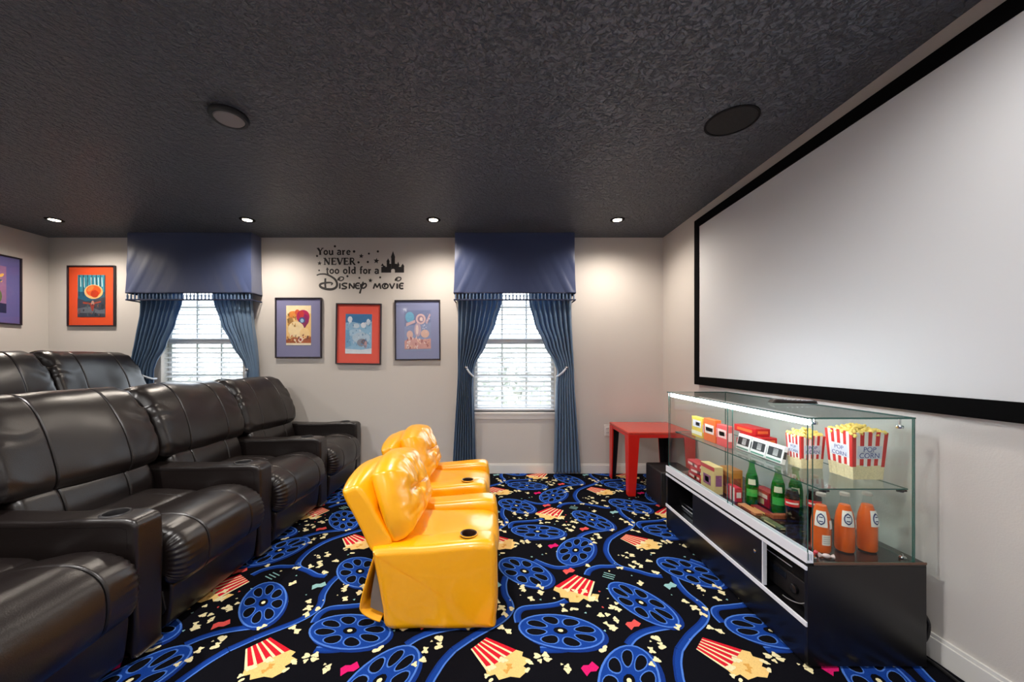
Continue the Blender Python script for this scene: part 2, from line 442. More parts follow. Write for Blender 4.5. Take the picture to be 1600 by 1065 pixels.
def window(i, c):
    w = thing('window_%d' % i, (c, YW + .1, WZ0)); w['kind'] = 'structure'
    y0, y1 = YW + .085, YW + .135
    bm = B(); f = .038
    box(bm, c - WHW, c - WHW + f, y0, y1, WZ0, WZ1); box(bm, c + WHW - f, c + WHW, y0, y1, WZ0, WZ1)
    box(bm, c - WHW + f, c + WHW - f, y0, y1, WZ0, WZ0 + f); box(bm, c - WHW + f, c + WHW - f, y0, y1, WZ1 - f, WZ1)
    zm = 1.167 + (563 - 531) / 150.8
    box(bm, c - WHW + f, c + WHW - f, y0 - .012, y1 - .005, zm - .027, zm + .027)
    obj('window_frame', bm, M_vinylwhite, w, bevel=.003)
    bm = B()
    xw = (2*WHW - 2*f) / 3
    for k in (1, 2):
        x = c - WHW + f + xw*k
        box(bm, x - .009, x + .009, y0 + .012, y1 - .016, WZ0 + f, WZ1 - f)
    for z in ((WZ0 + f + zm - .027)/2, (WZ1 - f + zm + .027)/2): box(bm, c - WHW + f, c + WHW - f, y0 + .0121, y1 - .0161, z - .009, z + .009)
    obj('muntin', bm, M_vinylwhite, w)
    obj('window_pane', nb(c - WHW + f, c + WHW - f, y0 + .022, y0 + .026, WZ0 + f, WZ1 - f), M_pane, w, smooth=False)
    bm = B(); box(bm, c - WHW - .0, c + WHW + .0, YW - .022, YW + .085, WZ0 - .028, WZ0 + .0); 
    box(bm, c - WHW + .01, c + WHW - .01, YW - .012, YW, WZ0 - .075, WZ0 - .028)
    obj('window_sill', bm, M_white, w, bevel=.004)
    b = thing('window_blind', (c, YW + .045, WZ1), ('open white slatted blind inside the window beside the red table wall' if i == 2 else 'open white slatted blind in the window behind the brown recliners'), 'window blind')
    obj('head_rail', nb(c - WHW + .01, c + WHW - .01, YW + .02, YW + .07, WZ1 - .045, WZ1 - .001), M_vinylwhite, b, bevel=.004)
    bm = B(); z = WZ0 + .06; n = 0
    while z < WZ1 - .06:
        dz = .0085
        v = [bm.verts.new(p) for p in ((c-WHW+.012, YW+.024, z-dz), (c+WHW-.012, YW+.024, z-dz), (c+WHW-.012, YW+.066, z+dz), (c-WHW+.012, YW+.066, z+dz))]
        u = [bm.verts.new(q.co + Vector((0, 0, .0026))) for q in v]
        bm.faces.new(v[::-1]); bm.faces.new(u)
        for k in range(4): bm.faces.new((v[k], v[(k+1) % 4], u[(k+1) % 4], u[k]))
        z += .05
    obj('slats', bm, mat('white_blind_slat', (206, 208, 212), .5), b, smooth=False)
    obj('bottom_rail', nb(c - WHW + .012, c + WHW - .012, YW + .025, YW + .065, WZ0 + .008, WZ0 + .028), M_vinylwhite, b, bevel=.003)
    for dx in (-.27, .27):
        bm = B(); box(bm, c + dx - .001, c + dx + .001, YW + .022, YW + .0235, WZ0 + .02, WZ1 - .04)
        obj('lift_cord', bm, M_vinylwhite, b, smooth=False)
for i, c in enumerate(edges): window(i + 1, c)

# ------------------------------------------------------------------ outside: lawn and a few trees seen through the blinds
gr = obj('ground_outside', nb(-30, 30, YW + 1, 60, -3.4, -3.3), mat('lawn', (120, 132, 96), .9, vary=.3, vscale=.6), kind='structure', smooth=False)
def tree(x, y, z, r, seed, label):
    t = thing('tree', (x, y, -3.3), label, 'tree', 'trees beyond the windows')
    bm = B(); tube(bm, [(x, y, -3.3), (x + .1, y, z - r*.4)], .16)
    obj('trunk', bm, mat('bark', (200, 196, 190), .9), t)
    rng = random.Random(seed); bm = B()
    for k in range(1500):
        d = Vector((rng.gauss(0, 1), rng.gauss(0, 1), rng.gauss(0, .8))).normalized() * r * rng.uniform(.35, 1)
        d.z *= .85
        p = Vector((x, y, z)) + d; a = Vector((rng.uniform(-1, 1), rng.uniform(-1, 1), rng.uniform(-1, 1))).normalized()
        b = a.orthogonal().normalized(); s = rng.uniform(.05, .12)
        vs = [bm.verts.new(p + a*s*1.6), bm.verts.new(p + b*s), bm.verts.new(p - a*s*1.6), bm.verts.new(p - b*s)]
        bm.faces.new(vs)
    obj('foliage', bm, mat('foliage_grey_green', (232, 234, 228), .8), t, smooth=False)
tree(.35, 9.5, 0.9, 1.3, 1, 'pale green tree seen low through the window beside the red table')
tree(3.4, 12.5, 0.7, 1.4, 2, 'second pale tree, half hidden by the right curtain of the window near the table')
tree(-7.2, 10, 0.6, 1.2, 3, 'faint pale tree seen through the blind behind the brown recliners')

# ------------------------------------------------------------------ brown leather recliners
def wr(a, s1, s2, x, y, z): return a * (noise.noise(Vector((x*s1, y*s2, z*s1))))
def gather(t, edge, amp, freq, s):
    d = min(t, 1 - t)
    return amp * math.sin(s * freq * 2 * PI) * math.exp(-d / edge)
ARM_W, SEAT_W = .12, .61
def cup_insert(parent, x, y, z, r, liner, ring, name='cup_holder'):
    bm = B()
    lathe(bm, [(r*.97, z - .06), (r*.97, z + .001), (r*1.16, z + .001), (r*1.18, z + .006), (r*1.08, z + .011), (r*.93, z + .009), (r*.88, z), (r*.86, z - .055), (0, z - .055)], x, y, 32, cap=False)
    c = obj(name, bm, liner, parent)
    if ring:
        bm = B(); P = [(x + r*1.13*math.cos(2*PI*k/36), y + r*1.13*math.sin(2*PI*k/36), z + .008) for k in range(37)]
        tube(bm, P, r*.07, 8)
        obj('rim', bm, ring, c)
def recliner_arm(root, y0, rng):
    y1 = y0 + ARM_W
    prof = [(-.86, .03), (-.86, .10), (-.86, .5), (-.855, .545), (-.82, .556), (-.6, .553), (-.36, .551), (-.25, .557), (-.1, .562), (-.03, .558), (-.004, .54), (.002, .50), (.002, .3), (.0, .10), (-.002, .045), (-.012, .03), (-.2, .03), (-.6, .03)]
    a = obj('arm', cushion(prof, y0, y1, .016, 6, disp=lambda s, t, x, y, z: wr(.003, 6, 8, x, y, z), per=4), M_leather, root, ang=60)
    cut(a, lathe(B(), [(.044, .48), (.044, .62)], -.135, (y0+y1)/2, 32))
    a.data.polygons.foreach_set('use_smooth', [True]*len(a.data.polygons)); a.data.set_sharp_from_angle(angle=math.radians(40))
    cup_insert(a, -.135, (y0+y1)/2, .556, .042, M_dkplast, None)
    for yy in (y0 + .003, y1 - .003):
        bm = B(); tube(bm, smooth_path([(-.84, yy, .530), (-.3, yy, .528), (-.08, yy, .532), (-.045, yy, .525), (-.032, yy, .50), (-.032, yy, .3), (-.032, yy, .06)], 6), .0035, 6)
        obj('piping', bm, M_leather_in, a)
def recliner(extra_arm=False, seed=1):
    rng = random.Random(seed); o1 = seed * 7.3
    t = thing('recliner')
    y0, y1 = .012, SEAT_W - .012
    sp = [(-.64, .30), (-.64, .42), (-.50, .437), (-.36, .437), (-.315, .428), (-.27, .440), (-.15, .462), (-.05, .456), (.025, .415), (.052, .35), (.05, .28), (.028, .235), (-.01, .225), (-.06, .25), (-.14, .30), (-.4, .30)]
    def sd(s, tt, x, y, z):
        v = wr(.010, 5, 5, x + o1, y, z) + .014 * (1 - (2*tt - 1)**4)
        if x > -.13: v += gather(tt, .05, .006, 46, s)
        return v
    q = (y1 - y0) / 4
    obj('seat', cushion(sp, y0, y1, .05, 46, (y0 + q, y1 - q), sd, 12), [M_leather, M_leather_in], t, ang=70)
    fp = [(-.055, .045), (-.03, .04), (-.012, .06), (.0, .14), (.005, .205), (-.005, .225), (-.03, .23), (-.055, .21)]
    obj('footrest', cushion(fp, y0 + .02, y1 - .012, .012, 10, per=5), M_leather, t, ang=60)
    bb = B(); box(bb, -.84, -.075, y0 + .05, y1 - .03, .06, .285)
    obj('base', bb, M_blackmatte, t, bevel=.01)
    for yy in (y0 + .012, y1 - .02):
        bb = B(); prism_y(bb, [(-.30, .10), (-.03, .10), (-.015, .12), (-.03, .195), (-.05, .195), (-.06, .135), (-.30, .135)], yy, yy + .008)
        obj('footrest_bracket', bb, mat('dark_steel', (60, 58, 60), .35, metal=.8), t, bevel=.002)
    for xx in (-.80, -.10):
        for yy in (y0 + .09, y1 - .11):
            obj('foot', lathe(B(), [(.024, 0), (.028, .01), (.026, .062)], xx, yy, 16), M_dkplast, t)
    lp = [(-.60, .40), (-.590, .46), (-.605, .53), (-.635, .585), (-.70, .60), (-.78, .58), (-.78, .45), (-.70, .40)]
    obj('backrest', cushion(lp, .0, SEAT_W, .04, 40, (.16, SEAT_W - .16), lambda s, tt, x, y, z: wr(.008, 5, 5, x, y + o1, z), 8), [M_leather, M_leather_in], t, ang=70)
    hp = [(-.655, .575), (-.622, .60), (-.612, .65), (-.635, .75), (-.680, .86), (-.735, .95), (-.795, .998), (-.865, 1.008), (-.935, .985), (-.965, .92), (-.94, .77), (-.89, .62), (-.80, .57)]
    def hd(s, tt, x, y, z):
        d = min(tt, 1 - tt)
        v = wr(.015, 4, 5, x, y + o1, z) + .006 * (1 - (2*tt - 1)**4)
        v += .007 * math.exp(-d/.10) * math.sin(30*x + 60*z + 8*noise.noise(Vector((x*6, y*9, z*6)))) * (1 if z > .82 else .45)
        v -= .026 * math.exp(-(d/.05)**2) * (1 if z > .9 else .25)
        return v
    ym, yM = -.055, SEAT_W + .055
    q = (yM - ym) / 3.6
    obj('headrest', cushion(hp, ym, yM, .038, 60, (ym + q, yM - q), hd, 12), [M_leather, M_leather_in], t, ang=70)
    sh = [(-.82, .10), (-.79, .45), (-.85, .60), (-.93, .90), (-.95, .955), (-.985, .95), (-.99, .88), (-.93, .5), (-.90, .10)]
    obj('back_shell', cushion(sh, .004, SEAT_W - .004, .012, 6, per=4), M_leather, t, ang=60)
    recliner_arm(t, SEAT_W, rng)
    if extra_arm: recliner_arm(t, -ARM_W, rng)
    return t
XF = -1.38
Y1 = (.79, 1.52, 2.25, 2.98)
lab1 = ['brown leather recliner nearest the camera, only its seat and arm in view',
        'front row brown leather recliner with its arm level with the near yellow chair',
        'front row brown leather recliner whose back covers the foot of the left window',
        'front row brown leather recliner closest to the wall with the lettering']
sets = [recliner(False, 1), recliner(True, 2)]
r0 = sets[1]; r0.location = (XF, Y1[0], 0); tag(r0, lab1[0], 'recliner', 'brown recliners of the front row')
r1 = sets[0]; r1.location = (XF, Y1[1], 0); tag(r1, lab1[1], 'recliner', 'brown recliners of the front row')
r2 = recliner(False, 5); r2.location = (XF, Y1[2], 0); tag(r2, lab1[2], 'recliner', 'brown recliners of the front row')
r3 = copy_tree(r1); r3.location = (XF, Y1[3], 0); tag(r3, lab1[3], 'recliner', 'brown recliners of the front row')
r4 = copy_tree(r1); r4.location = (XF - 1.42, Y1[3] - .045, .23); tag(r4, 'brown leather recliner on the raised back row, its wide back under the red framed poster', 'recliner', 'brown recliners of the back row')
r5 = copy_tree(r2); r5.location = (XF - 1.42, Y1[2] - .045, .23); tag(r5, 'brown leather recliner on the raised back row, cut off by the left edge', 'recliner', 'brown recliners of the back row')

# ------------------------------------------------------------------ yellow children's recliners
def kids_recliner():
    t = thing('kids_recliner')
    W, A = .62, .14
    ap = [(-.466, .012), (-.49, .09), (-.512, .20), (-.536, .335), (-.525, .352), (-.46, .358), (-.30, .366), (-.16, .380), (-.06, .386), (-.018, .376), (-.004, .34), (.002, .28), (.002, .12), (-.006, .05), (-.014, .014), (-.1, .010), (-.3, .010)]
    for k, y0 in enumerate((0, W - A)):
        a = obj('arm', cushion(ap, y0, y0 + A, .030, 12, disp=lambda s, tt, x, y, z: wr(.004, 7, 7, x, y, z) + (.004*(1 - (2*tt-1)**2)), per=5), M_yellow, t, ang=75)
        if k == 0:
            cut(a, lathe(B(), [(.036, .32), (.036, .45)], -.125, y0 + A/2 + .003, 32))
            a.data.polygons.foreach_set('use_smooth', [True]*len(a.data.polygons)); a.data.set_sharp_from_angle(angle=math.radians(45))
            cup_insert(a, -.125, y0 + A/2 + .003, .386, .034, M_brown, M_yellow)
    sp = [(-.46, .20), (-.47, .33), (-.30, .338), (-.12, .342), (-.03, .33), (.002, .295), (.0, .25), (-.02, .215), (-.1, .2)]
    obj('seat', cushion(sp, A - .01, W - A + .01, .035, 24, disp=lambda s, tt, x, y, z: wr(.006, 6, 6, x, y, z) + .008*(1 - (2*tt-1)**2), per=7), M_yellow, t, ang=70)
    fp = [(-.05, .03), (-.012, .03), (.0, .05), (.002, .19), (-.012, .21), (-.05, .205)]
    obj('footrest', cushion(fp, A - .005, W - A + .005, .012, 8, per=5), M_yellow, t, ang=60)
    fr = [(-.50, .345), (-.55, .33), (-.60, .43), (-.672, .575), (-.655, .60), (-.60, .605), (-.52, .48), (-.46, .37)]
    fsm = lambda s, tt, x, y, z: (.045 * (1 - (2*tt - 1)**2) if z > .52 else 0)
    obj('back_frame', cushion(fr, .035, W - .035, .015, 20, disp=fsm, per=6), M_yellow, t, ang=60)
    # tufted pillow
    L, hw = .338, .278
    P0 = Vector((-.435, 0, .352)); U = Vector((-.27, 0, .963)).normalized(); Nn = Vector((.963, 0, .27)).normalized()
    cy = W / 2
    bm = B(); NU, NV = 84, 84
    def pt(i, j, side):
        u = -1 + 2*i/NU; v = -1 + 2*j/NV
        # square to rounded outline
        su = u * math.sqrt(1 - .20*v*v); sv = v * math.sqrt(1 - .20*u*u)
        e = max(0.0, 1 - max(abs(u), abs(v))**3.4)
        edge = math.sqrt(e)
        th = (.108 if side > 0 else .060) * edge
        q = su * hw * (1.0 - .06*sv); p = (sv * .5 + .5) * L + (.030*(1 - su*su) if sv > 0 else 0) * sv
        if side > 0:
            d = math.hypot(q, p - L*.50); an = math.atan2(p - L*.50, q)
            cr = max(0.0, math.cos(4*an + .5*math.sin(3*an) + .4))**10
            th -= .042 * math.exp(-(d/.034)**2)
            th -= .024 * cr * math.exp(-((d - .075)/.075)**2) * min(1, e*4)
            th += .010 * noise.noise(Vector((q*14, p*14, 3))) * edge + .004 * noise.noise(Vector((q*40, p*25, 9))) * edge
            th -= .018 * math.exp(-((p - L*.30)/.012)**2) * .35 * math.exp(-(q/.2)**4)
        else: th = -th
        lean = .02 * (p / L) ** 2
        w = P0 + U * p + Nn * (th - lean)
        return (w.x, cy + q, w.z)
    g = {}
    for side in (1, -1):
        for i in range(NU + 1):
            for j in range(NV + 1):
                b = i in (0, NU) or j in (0, NV)
                key = (i, j, 0 if b else side)
                if key not in g: g[key] = bm.verts.new(pt(i, j, side))
    for side in (1, -1):
        for i in range(NU):
            for j in range(NV):
                vs = []
                for a, b2 in ((i, j), (i+1, j), (i+1, j+1), (i, j+1)):
                    b = a in (0, NU) or b2 in (0, NV)
                    vs.append(g[(a, b2, 0 if b else side)])
                bm.faces.new(vs if side > 0 else vs[::-1])
    bk = obj('backrest', bm, M_yellow, t, ang=0)
    c = P0 + U * (L*.5) + Nn * .066
    bm = B(); bmesh.ops.create_uvsphere(bm, u_segments=16, v_segments=8, radius=.011)
    bm.transform(Matrix.Translation((c.x, cy, c.z)) @ Matrix.Scale(.5, 4, (1, 0, 0)))
    obj('button', bm, M_yellow, bk)
    # loose cloth skirt behind and the grey underside
    sk = smooth_path([(-.525, 0, .335), (-.562, 0, .22), (-.590, 0, .11), (-.582, 0, .075), (-.545, 0, .05), (-.505, 0, .035)], 6)
    bm = B(); a = [bm.verts.new((p.x, .02, p.z)) for p in sk]; b = [bm.verts.new((p.x, W - .02, p.z)) for p in sk]
    for k in range(len(sk) - 1): bm.faces.new((a[k], b[k], b[k+1], a[k+1]))
    s = obj('back_skirt', bm, M_yellow, t); md = s.modifiers.new('thick', 'SOLIDIFY'); md.thickness = .006; md.offset = 0
    bm = B(); prism_y(bm, [(-.49, .05), (-.557, .08), (-.552, .14), (-.52, .33), (-.49, .33)], .045, W - .045)
    obj('back_lining', bm, M_grey, t, bevel=.003)
    obj('base', nb(-.46, -.05, .1, W - .1, .005, .2), M_blackmatte, t)
    return t
k1 = kids_recliner(); k1.location = (-.006, 1.575, 0)
tag(k1, 'yellow children\'s recliner with a tufted back, the nearer of the two', 'kids chair', 'yellow kids recliners')
k2 = copy_tree(k1); k2.location = (-.071, 2.315, 0)
tag(k2, 'yellow children\'s recliner with a tufted back, behind the nearer yellow one', 'kids chair', 'yellow kids recliners')

# ------------------------------------------------------------------ curtains and valances
def interp(tab, z):
    tab = sorted(tab)
    if z <= tab[0][0]: return tab[0][1]
    for (a, va), (b, vb) in zip(tab, tab[1:]):
        if z <= b:
            t = (z - a)/(b - a); t = t*t*(3 - 2*t) * .5 + t * .5
            return va + (vb - va)*t
    return tab[-1][1]
def curtain(c, side, inner, outer, tiez, label, ph):
    yc = YW - .085
    bm = B(); NU, NV = 150, 90; ztop, zbot = 2.40, (.035 if c > 0 else .245)
    g = []
    for j in range(NV + 1):
        z = ztop + (zbot - ztop) * j / NV
        xi, xo = interp(inner, z), interp(outer, z)
        row = []
        wid = abs(xo - xi)
        tight = math.exp(-((z - tiez)/.16)**2)
        for i in range(NU + 1):
            u = i / NU
            amp = .028 - .012*tight
            drift = .7 * math.sin(z*1.7 + ph) + (z - tiez) * .5
            w = math.sin(2*PI*(8.5*u) + drift) + .35*math.sin(2*PI*17*u + 2*drift + ph)
            y = yc + amp * w + .012 * noise.noise(Vector((u*5, z*2.2, ph))) - .02*tight*math.sin(PI*u)
            sag = .0
            if z > tiez: sag = .035 * u * 0
            x = c + side * (xi + (xo - xi) * u) + .006 * math.cos(2*PI*8.5*u + drift)
            zz = z - (.025 * math.sin(PI*u) * tight)
            row.append(bm.verts.new((x, min(y, YW - .03), zz)))
        g.append(row)
    for j in range(NV):
        for i in range(NU): bm.faces.new((g[j][i], g[j][i+1], g[j+1][i+1], g[j+1][i]))
    root = thing('curtain', (c + side*.5, yc, zbot), label, 'curtain')
    o = obj('drape', bm, M_curtain, root, ang=0)
    md = o.modifiers.new('thick', 'SOLIDIFY'); md.thickness = .003
    xi, xo = interp(inner, tiez), interp(outer, tiez)
    xa, xb = c + side*(xi + .006), c + side*(xo - .085)
    bm = B(); P = smooth_path([(xa, yc + .035, tiez - .062), (xa, yc - .02, tiez - .06), ((xa+xb)/2, yc - .052, tiez - .022), (xb, yc - .05, tiez + .028)], 6)
    tube(bm, P, .010, 8)
    tb = obj('tieback', bm, mat('pale_silver_cord', (206, 214, 226), .4), root)
    bm = B(); bmesh.ops.create_uvsphere(bm, u_segments=16, v_segments=10, radius=.017); bm.transform(Matrix.Translation((xb, yc - .05, tiez + .030)))
    obj('knob', bm, M_chrome, tb)
inn = lambda t: [(2.4, .10), (1.76, .14), (1.55, .20), (1.32, .30), (1.14, .40), (1.07, .42), (.9, .425), (0, .40)]
for c, side, oo, inner, lab, ph in (
    (WIN_C[0], -1, [(2.4, .555), (1.76, .57), (1.07, .575), (0, .63)], inn(0), 'slate blue satin curtain on the left side of the window behind the yellow chairs', .3),
    (WIN_C[0], 1, [(2.4, .565), (1.76, .58), (1.07, .60), (0, .675)], [(2.4, .10), (1.76, .137), (1.55, .19), (1.32, .29), (1.14, .395), (1.07, .425), (.9, .41), (0, .385)], 'slate blue satin curtain hanging between the window and the red table', 1.9),
    (WIN_C[1], -1, [(2.4, .53), (1.76, .545), (1.4, .60), (1.07, .66), (0, .70)], inn(0), 'slate blue satin curtain beside the red framed poster, left of its window', 3.1),
    (WIN_C[1], 1, [(2.4, .56), (1.76, .575), (1.07, .64), (0, .68)], [(2.4, .13), (1.76, .19), (1.55, .26), (1.32, .38), (1.14, .50), (1.07, .53), (.9, .52), (0, .5)], 'slate blue satin curtain beside the lettered wall, right side of the window over the recliners', 4.4)):
    curtain(c, side, inner, oo, 1.07 if c > 0 else 1.045, lab, ph)

def valance(c, hw, label, seed):
    v = thing('valance', (c, YW, 1.83), label, 'valance')
    yf = YW - .155; zt, zb = CEIL - .001, 1.835
    path = [(c - hw, YW - .001), (c - hw, yf), (c + hw, yf), (c + hw, YW - .001)]
    S = []   # sample round the three sides
    for (a, b), n in (((path[0], path[1]), 10), ((path[1], path[2]), 150), ((path[2], path[3]), 10)):
        for k in range(n): S.append((a[0] + (b[0]-a[0])*k/n, a[1] + (b[1]-a[1])*k/n))
    S.append(path[3])
    bm = B(); NV = 60; rows = []
    for j in range(NV + 1):
        t = j / NV; z = zt + (zb - zt)*t; row = []
        for x, y in S:
            e = min(x - (c - hw), c + hw - x)      # distance from the corner
            fl = .012 * t**3
            fold = 0
            if y <= yf + 1e-6:
                m = math.exp(-e/.22) * max(0.0, t - .15)
                q = e*34 - (1 - t)*10
                fold = -.014 * m * max(0.0, math.sin(q)) + .010*noise.noise(Vector((x*3 + seed, z*3, 0)))*min(1, e*10)
            sgn = -1 if x < c else 1
            row.append(bm.verts.new((x + sgn*fl*(1 if e < .01 else 0), y + fold - (fl if y <= yf + 1e-6 else 0), z)))
        rows.append(row)
    for j in range(NV):
        for i in range(len(S) - 1): bm.faces.new((rows[j][i], rows[j][i+1], rows[j+1][i+1], rows[j+1][i]))
    o = obj('valance_cloth', bm, M_valance, v, ang=50)
    md = o.modifiers.new('thick', 'SOLIDIFY'); md.thickness = .004; md.offset = 1
    h2 = hw + .014; yb = yf - .014
    bm = B()
    for z0, z1 in ((1.832, 1.846), (1.762, 1.776)):
        box(bm, c - h2, c + h2, yb, yb + .008, z0, z1); box(bm, c - h2, c - h2 + .008, yb + .008, YW - .001, z0, z1); box(bm, c + h2 - .008, c + h2, yb + .008, YW - .001, z0, z1)
    obj('braid', bm, mat('navy_braid', (34, 42, 74), .7, bump=.4, bscale=300), v, bevel=.003)
    n = 34; proto = None
    for k in range(n):
        x = c - h2 + .02 + (2*h2 - .04)*k/(n - 1)
        if proto is None:
            bm = lathe(B(), [(.003, 1.834), (.0045, 1.825), (.0075, 1.812), (.0085, 1.80), (.0065, 1.788), (.009, 1.774)], x, yb + .004, 8)
            proto = obj('tassel', bm, mat('slate_tassel', (92, 116, 150), .5), v); x0 = x
        else:
            q = proto.copy(); COL.objects.link(q); q.parent = v; q.location.x = proto.location.x + (x - x0)
valance(WIN_C[0] - .006, .592, 'navy satin valance with a tasselled hem, over the window behind the yellow chairs', 1)
valance(WIN_C[1], .612, 'navy satin valance with a tasselled hem, beside the red framed poster', 5)

# ------------------------------------------------------------------ pictures on the walls (generic artwork)
def shape(bm, pts, z, mi, T):
    vs = [bm.verts.new(T(p[0], p[1], z)) for p in pts]
    for t in tessellate_polygon([[Vector((p[0], p[1], 0)) for p in pts]]):
        try: bm.faces.new([vs[i] for i in t]).material_index = mi
        except ValueError: pass
def ell(cx, cy, a, b, n=18, rot=0):
    return [(cx + a*math.cos(2*PI*k/n)*math.cos(rot) - b*math.sin(2*PI*k/n)*math.sin(rot), cy + a*math.cos(2*PI*k/n)*math.sin(rot) + b*math.sin(2*PI*k/n)*math.cos(rot)) for k in range(n)]
def picture(T, w, h, aw, ah, matrgb, art, label, loc, dy=0.0, aname='poster', dx=0.0):
    """T(u, v, d): u across, v up, d out of the wall, measured from the picture's centre"""
    p = thing('framed_poster', loc, label, 'framed poster')
    def bx(bm, u0, u1, v0, v1, d0, d1, mi=0):
        c = [T(u, v, d) for u, v, d in ((u0,v0,d0),(u1,v0,d0),(u1,v1,d0),(u0,v1,d0),(u0,v0,d1),(u1,v0,d1),(u1,v1,d1),(u0,v1,d1))]
        vs = [bm.verts.new(q) for q in c]
        for f in ((3,2,1,0),(4,5,6,7),(0,1,5,4),(1,2,6,5),(2,3,7,6),(3,0,4,7)): bm.faces.new([vs[i] for i in f]).material_index = mi
    f = .012; bm = B()
    bx(bm, -w/2, w/2, h/2 - f, h/2, .001, .024); bx(bm, -w/2, w/2, -h/2, -h/2 + f, .001, .024)
    bx(bm, -w/2, -w/2 + f, -h/2 + f, h/2 - f, .001, .024); bx(bm, w/2 - f, w/2, -h/2 + f, h/2 - f, .001, .024)
    obj('frame', bm, mat('dark_frame_wood', (38, 30, 40), .4), p, bevel=.002)
    bm = B(); bx(bm, -w/2 + f, w/2 - f, -h/2 + f, h/2 - f, .002, .010)
    obj('mat_board', bm, mat('mat_%d_%d_%d' % matrgb, matrgb, .8, spec=.2), p, smooth=False)
    mats = []; bm = B(); lay = .0112
    bx(bm, dx - aw/2, dx + aw/2, dy - ah/2, dy + ah/2, .0101, .011, 0)
    idx = {}
    def mi(rgb):
        if rgb not in idx: idx[rgb] = len(mats); mats.append(mat('ink_%d_%d_%d' % rgb, rgb, .6, spec=.3, vary=.15, vscale=30))
        return idx[rgb]
    mi(art[0])
    for rgb, pts in art[1]:
        pts = [(dx + max(-aw/2, min(aw/2, u*aw)), dy + max(-ah/2, min(ah/2, v*ah))) for u, v in pts]
        shape(bm, pts, lay, mi(rgb), T); lay += .00012
    obj(aname, bm, mats, p, smooth=False)
    bm = B(); bx(bm, -w/2 + f, w/2 - f, -h/2 + f, h/2 - f, .019, .0205)
    obj('glazing', bm, glass_mat('picture_glass', (.97, .97, .98), .08, .05), p, smooth=False)
def wall_T(cx, cz, tilt=0.0):
    ca, sa = math.cos(tilt), math.sin(tilt)
    return lambda u, v, d: (cx + u*ca - v*sa, YW - d, cz + u*sa + v*ca)
def left_T(cy, cz): return lambda u, v, d: (XL + d, cy + u, cz + v)
def px2x(px): return (px - 778) / 150.8
def px2z(py): return H + (563 - py) / 150.8
rg = random.Random(11)
def speck(n, cols, box_=(-.48, .48, -.48, .48), s=(.02, .06), seed=1):
    r = random.Random(seed); out = []
    for k in range(n):
        out.append((r.choice(cols), ell(r.uniform(box_[0], box_[1]), r.uniform(box_[2], box_[3]), r.uniform(*s), r.uniform(*s)*.7, 9, r.random()*3)))
    return out
# forest picture: teal trees above, an orange glow in the middle, dark rocks below
art1 = ((34, 96, 122), [((60, 142, 160), [(-.5, .5), (-.5, .1), (.5, .1), (.5, .5)])]
    + [((190, 224, 222), [(-.42 + k*.13, .44), (-.39 + k*.13, .44), (-.37 + k*.13, .22 - .03*(k % 3)), (-.41 + k*.13, .22)]) for k in range(7)]
    + [((28, 66, 84), [(-.46 + k*.155, .5), (-.43 + k*.155, .5), (-.435 + k*.155, .0), (-.465 + k*.155, .0)]) for k in range(7)]
    + [((246, 186, 120), ell(.08, .10, .34, .17)), ((232, 92, 34), ell(.08, .12, .27, .135)), ((190, 56, 24), ell(.12, .05, .15, .09)), ((240, 130, 60), ell(-.03, .17, .13, .05, 14, .4)),
       ((60, 66, 78), [(-.5, -.05), (-.2, -.12), (.1, -.1), (.5, -.02), (.5, -.5), (-.5, -.5)]), ((100, 108, 118), [(-.5, -.3), (-.1, -.25), (.3, -.34), (.5, -.3), (.5, -.42), (-.5, -.4)]),
       ((170, 70, 50), [(-.3, -.14), (.0, -.17), (.35, -.12), (.35, -.15), (.0, -.21), (-.3, -.18)]), ((196, 150, 130), ell(.05, -.2, .06, .09)), ((150, 60, 50), [(-.05, -.2), (.02, -.36), (.07, -.36), (.12, -.2)])]
    + speck(20, [(80, 90, 96), (120, 84, 76), (46, 52, 62)], (-.45, .45, -.46, -.18), (.02, .06), 4))
picture(wall_T(px2x(145), px2z(462.5)), .492, .628, .285, .435, (238, 88, 44), art1, 'poster with an orange glow in teal woods, in an orange-red mat left of the window', (px2x(145), YW, px2z(462.5) - .31))
# balloon picture
art2 = ((246, 204, 132), [((252, 232, 186), [(-.5, .5), (-.5, .25), (.5, .3), (.5, .5)]), ((238, 150, 70), ell(-.22, .27, .2, .09)), ((176, 130, 70), ell(-.33, .1, .12, .1)),
       ((226, 100, 60), ell(-.05, .33, .1, .07)), ((186, 40, 92), ell(.18, .22, .27, .17)), ((150, 34, 100), ell(.26, .14, .16, .14)), ((206, 60, 60), ell(.12, .28, .1, .09)), ((64, 84, 140), ell(.14, .12, .13, .085)),
       ((160, 200, 226), ell(.14, .12, .07, .05)), ((140, 40, 90), [(.1, .05), (.42, .1), (.2, -.12)]), ((250, 226, 176), ell(-.1, -.1, .33, .2)), ((250, 214, 150), ell(.25, -.2, .2, .14)),
       ((176, 96, 60), [(-.5, -.36), (-.2, -.3), (.2, -.34), (.5, -.28), (.5, -.44), (-.5, -.44)]), ((240, 220, 200), ell(.08, -.36, .1, .07)), ((180, 70, 60), ell(.08, -.36, .05, .035)), ((250, 236, 206), [(-.5, -.5), (.5, -.5), (.5, -.45), (-.5, -.45)])]
    + speck(30, [(200, 130, 70), (250, 230, 190), (140, 90, 80), (220, 110, 60)], (-.46, .46, -.44, -.24), (.015, .045), 8) + speck(18, [(150, 120, 70), (230, 180, 90)], (-.46, -.1, -.05, .3), (.015, .04), 9))
picture(wall_T(px2x(467.5), px2z(512)), .478, .622, .256, .41, (136, 136, 172), art2, 'poster of a magenta balloon on gold, in a blue-grey mat left of the orange one', (px2x(467.5), YW, px2z(512) - .31), dy=.025)
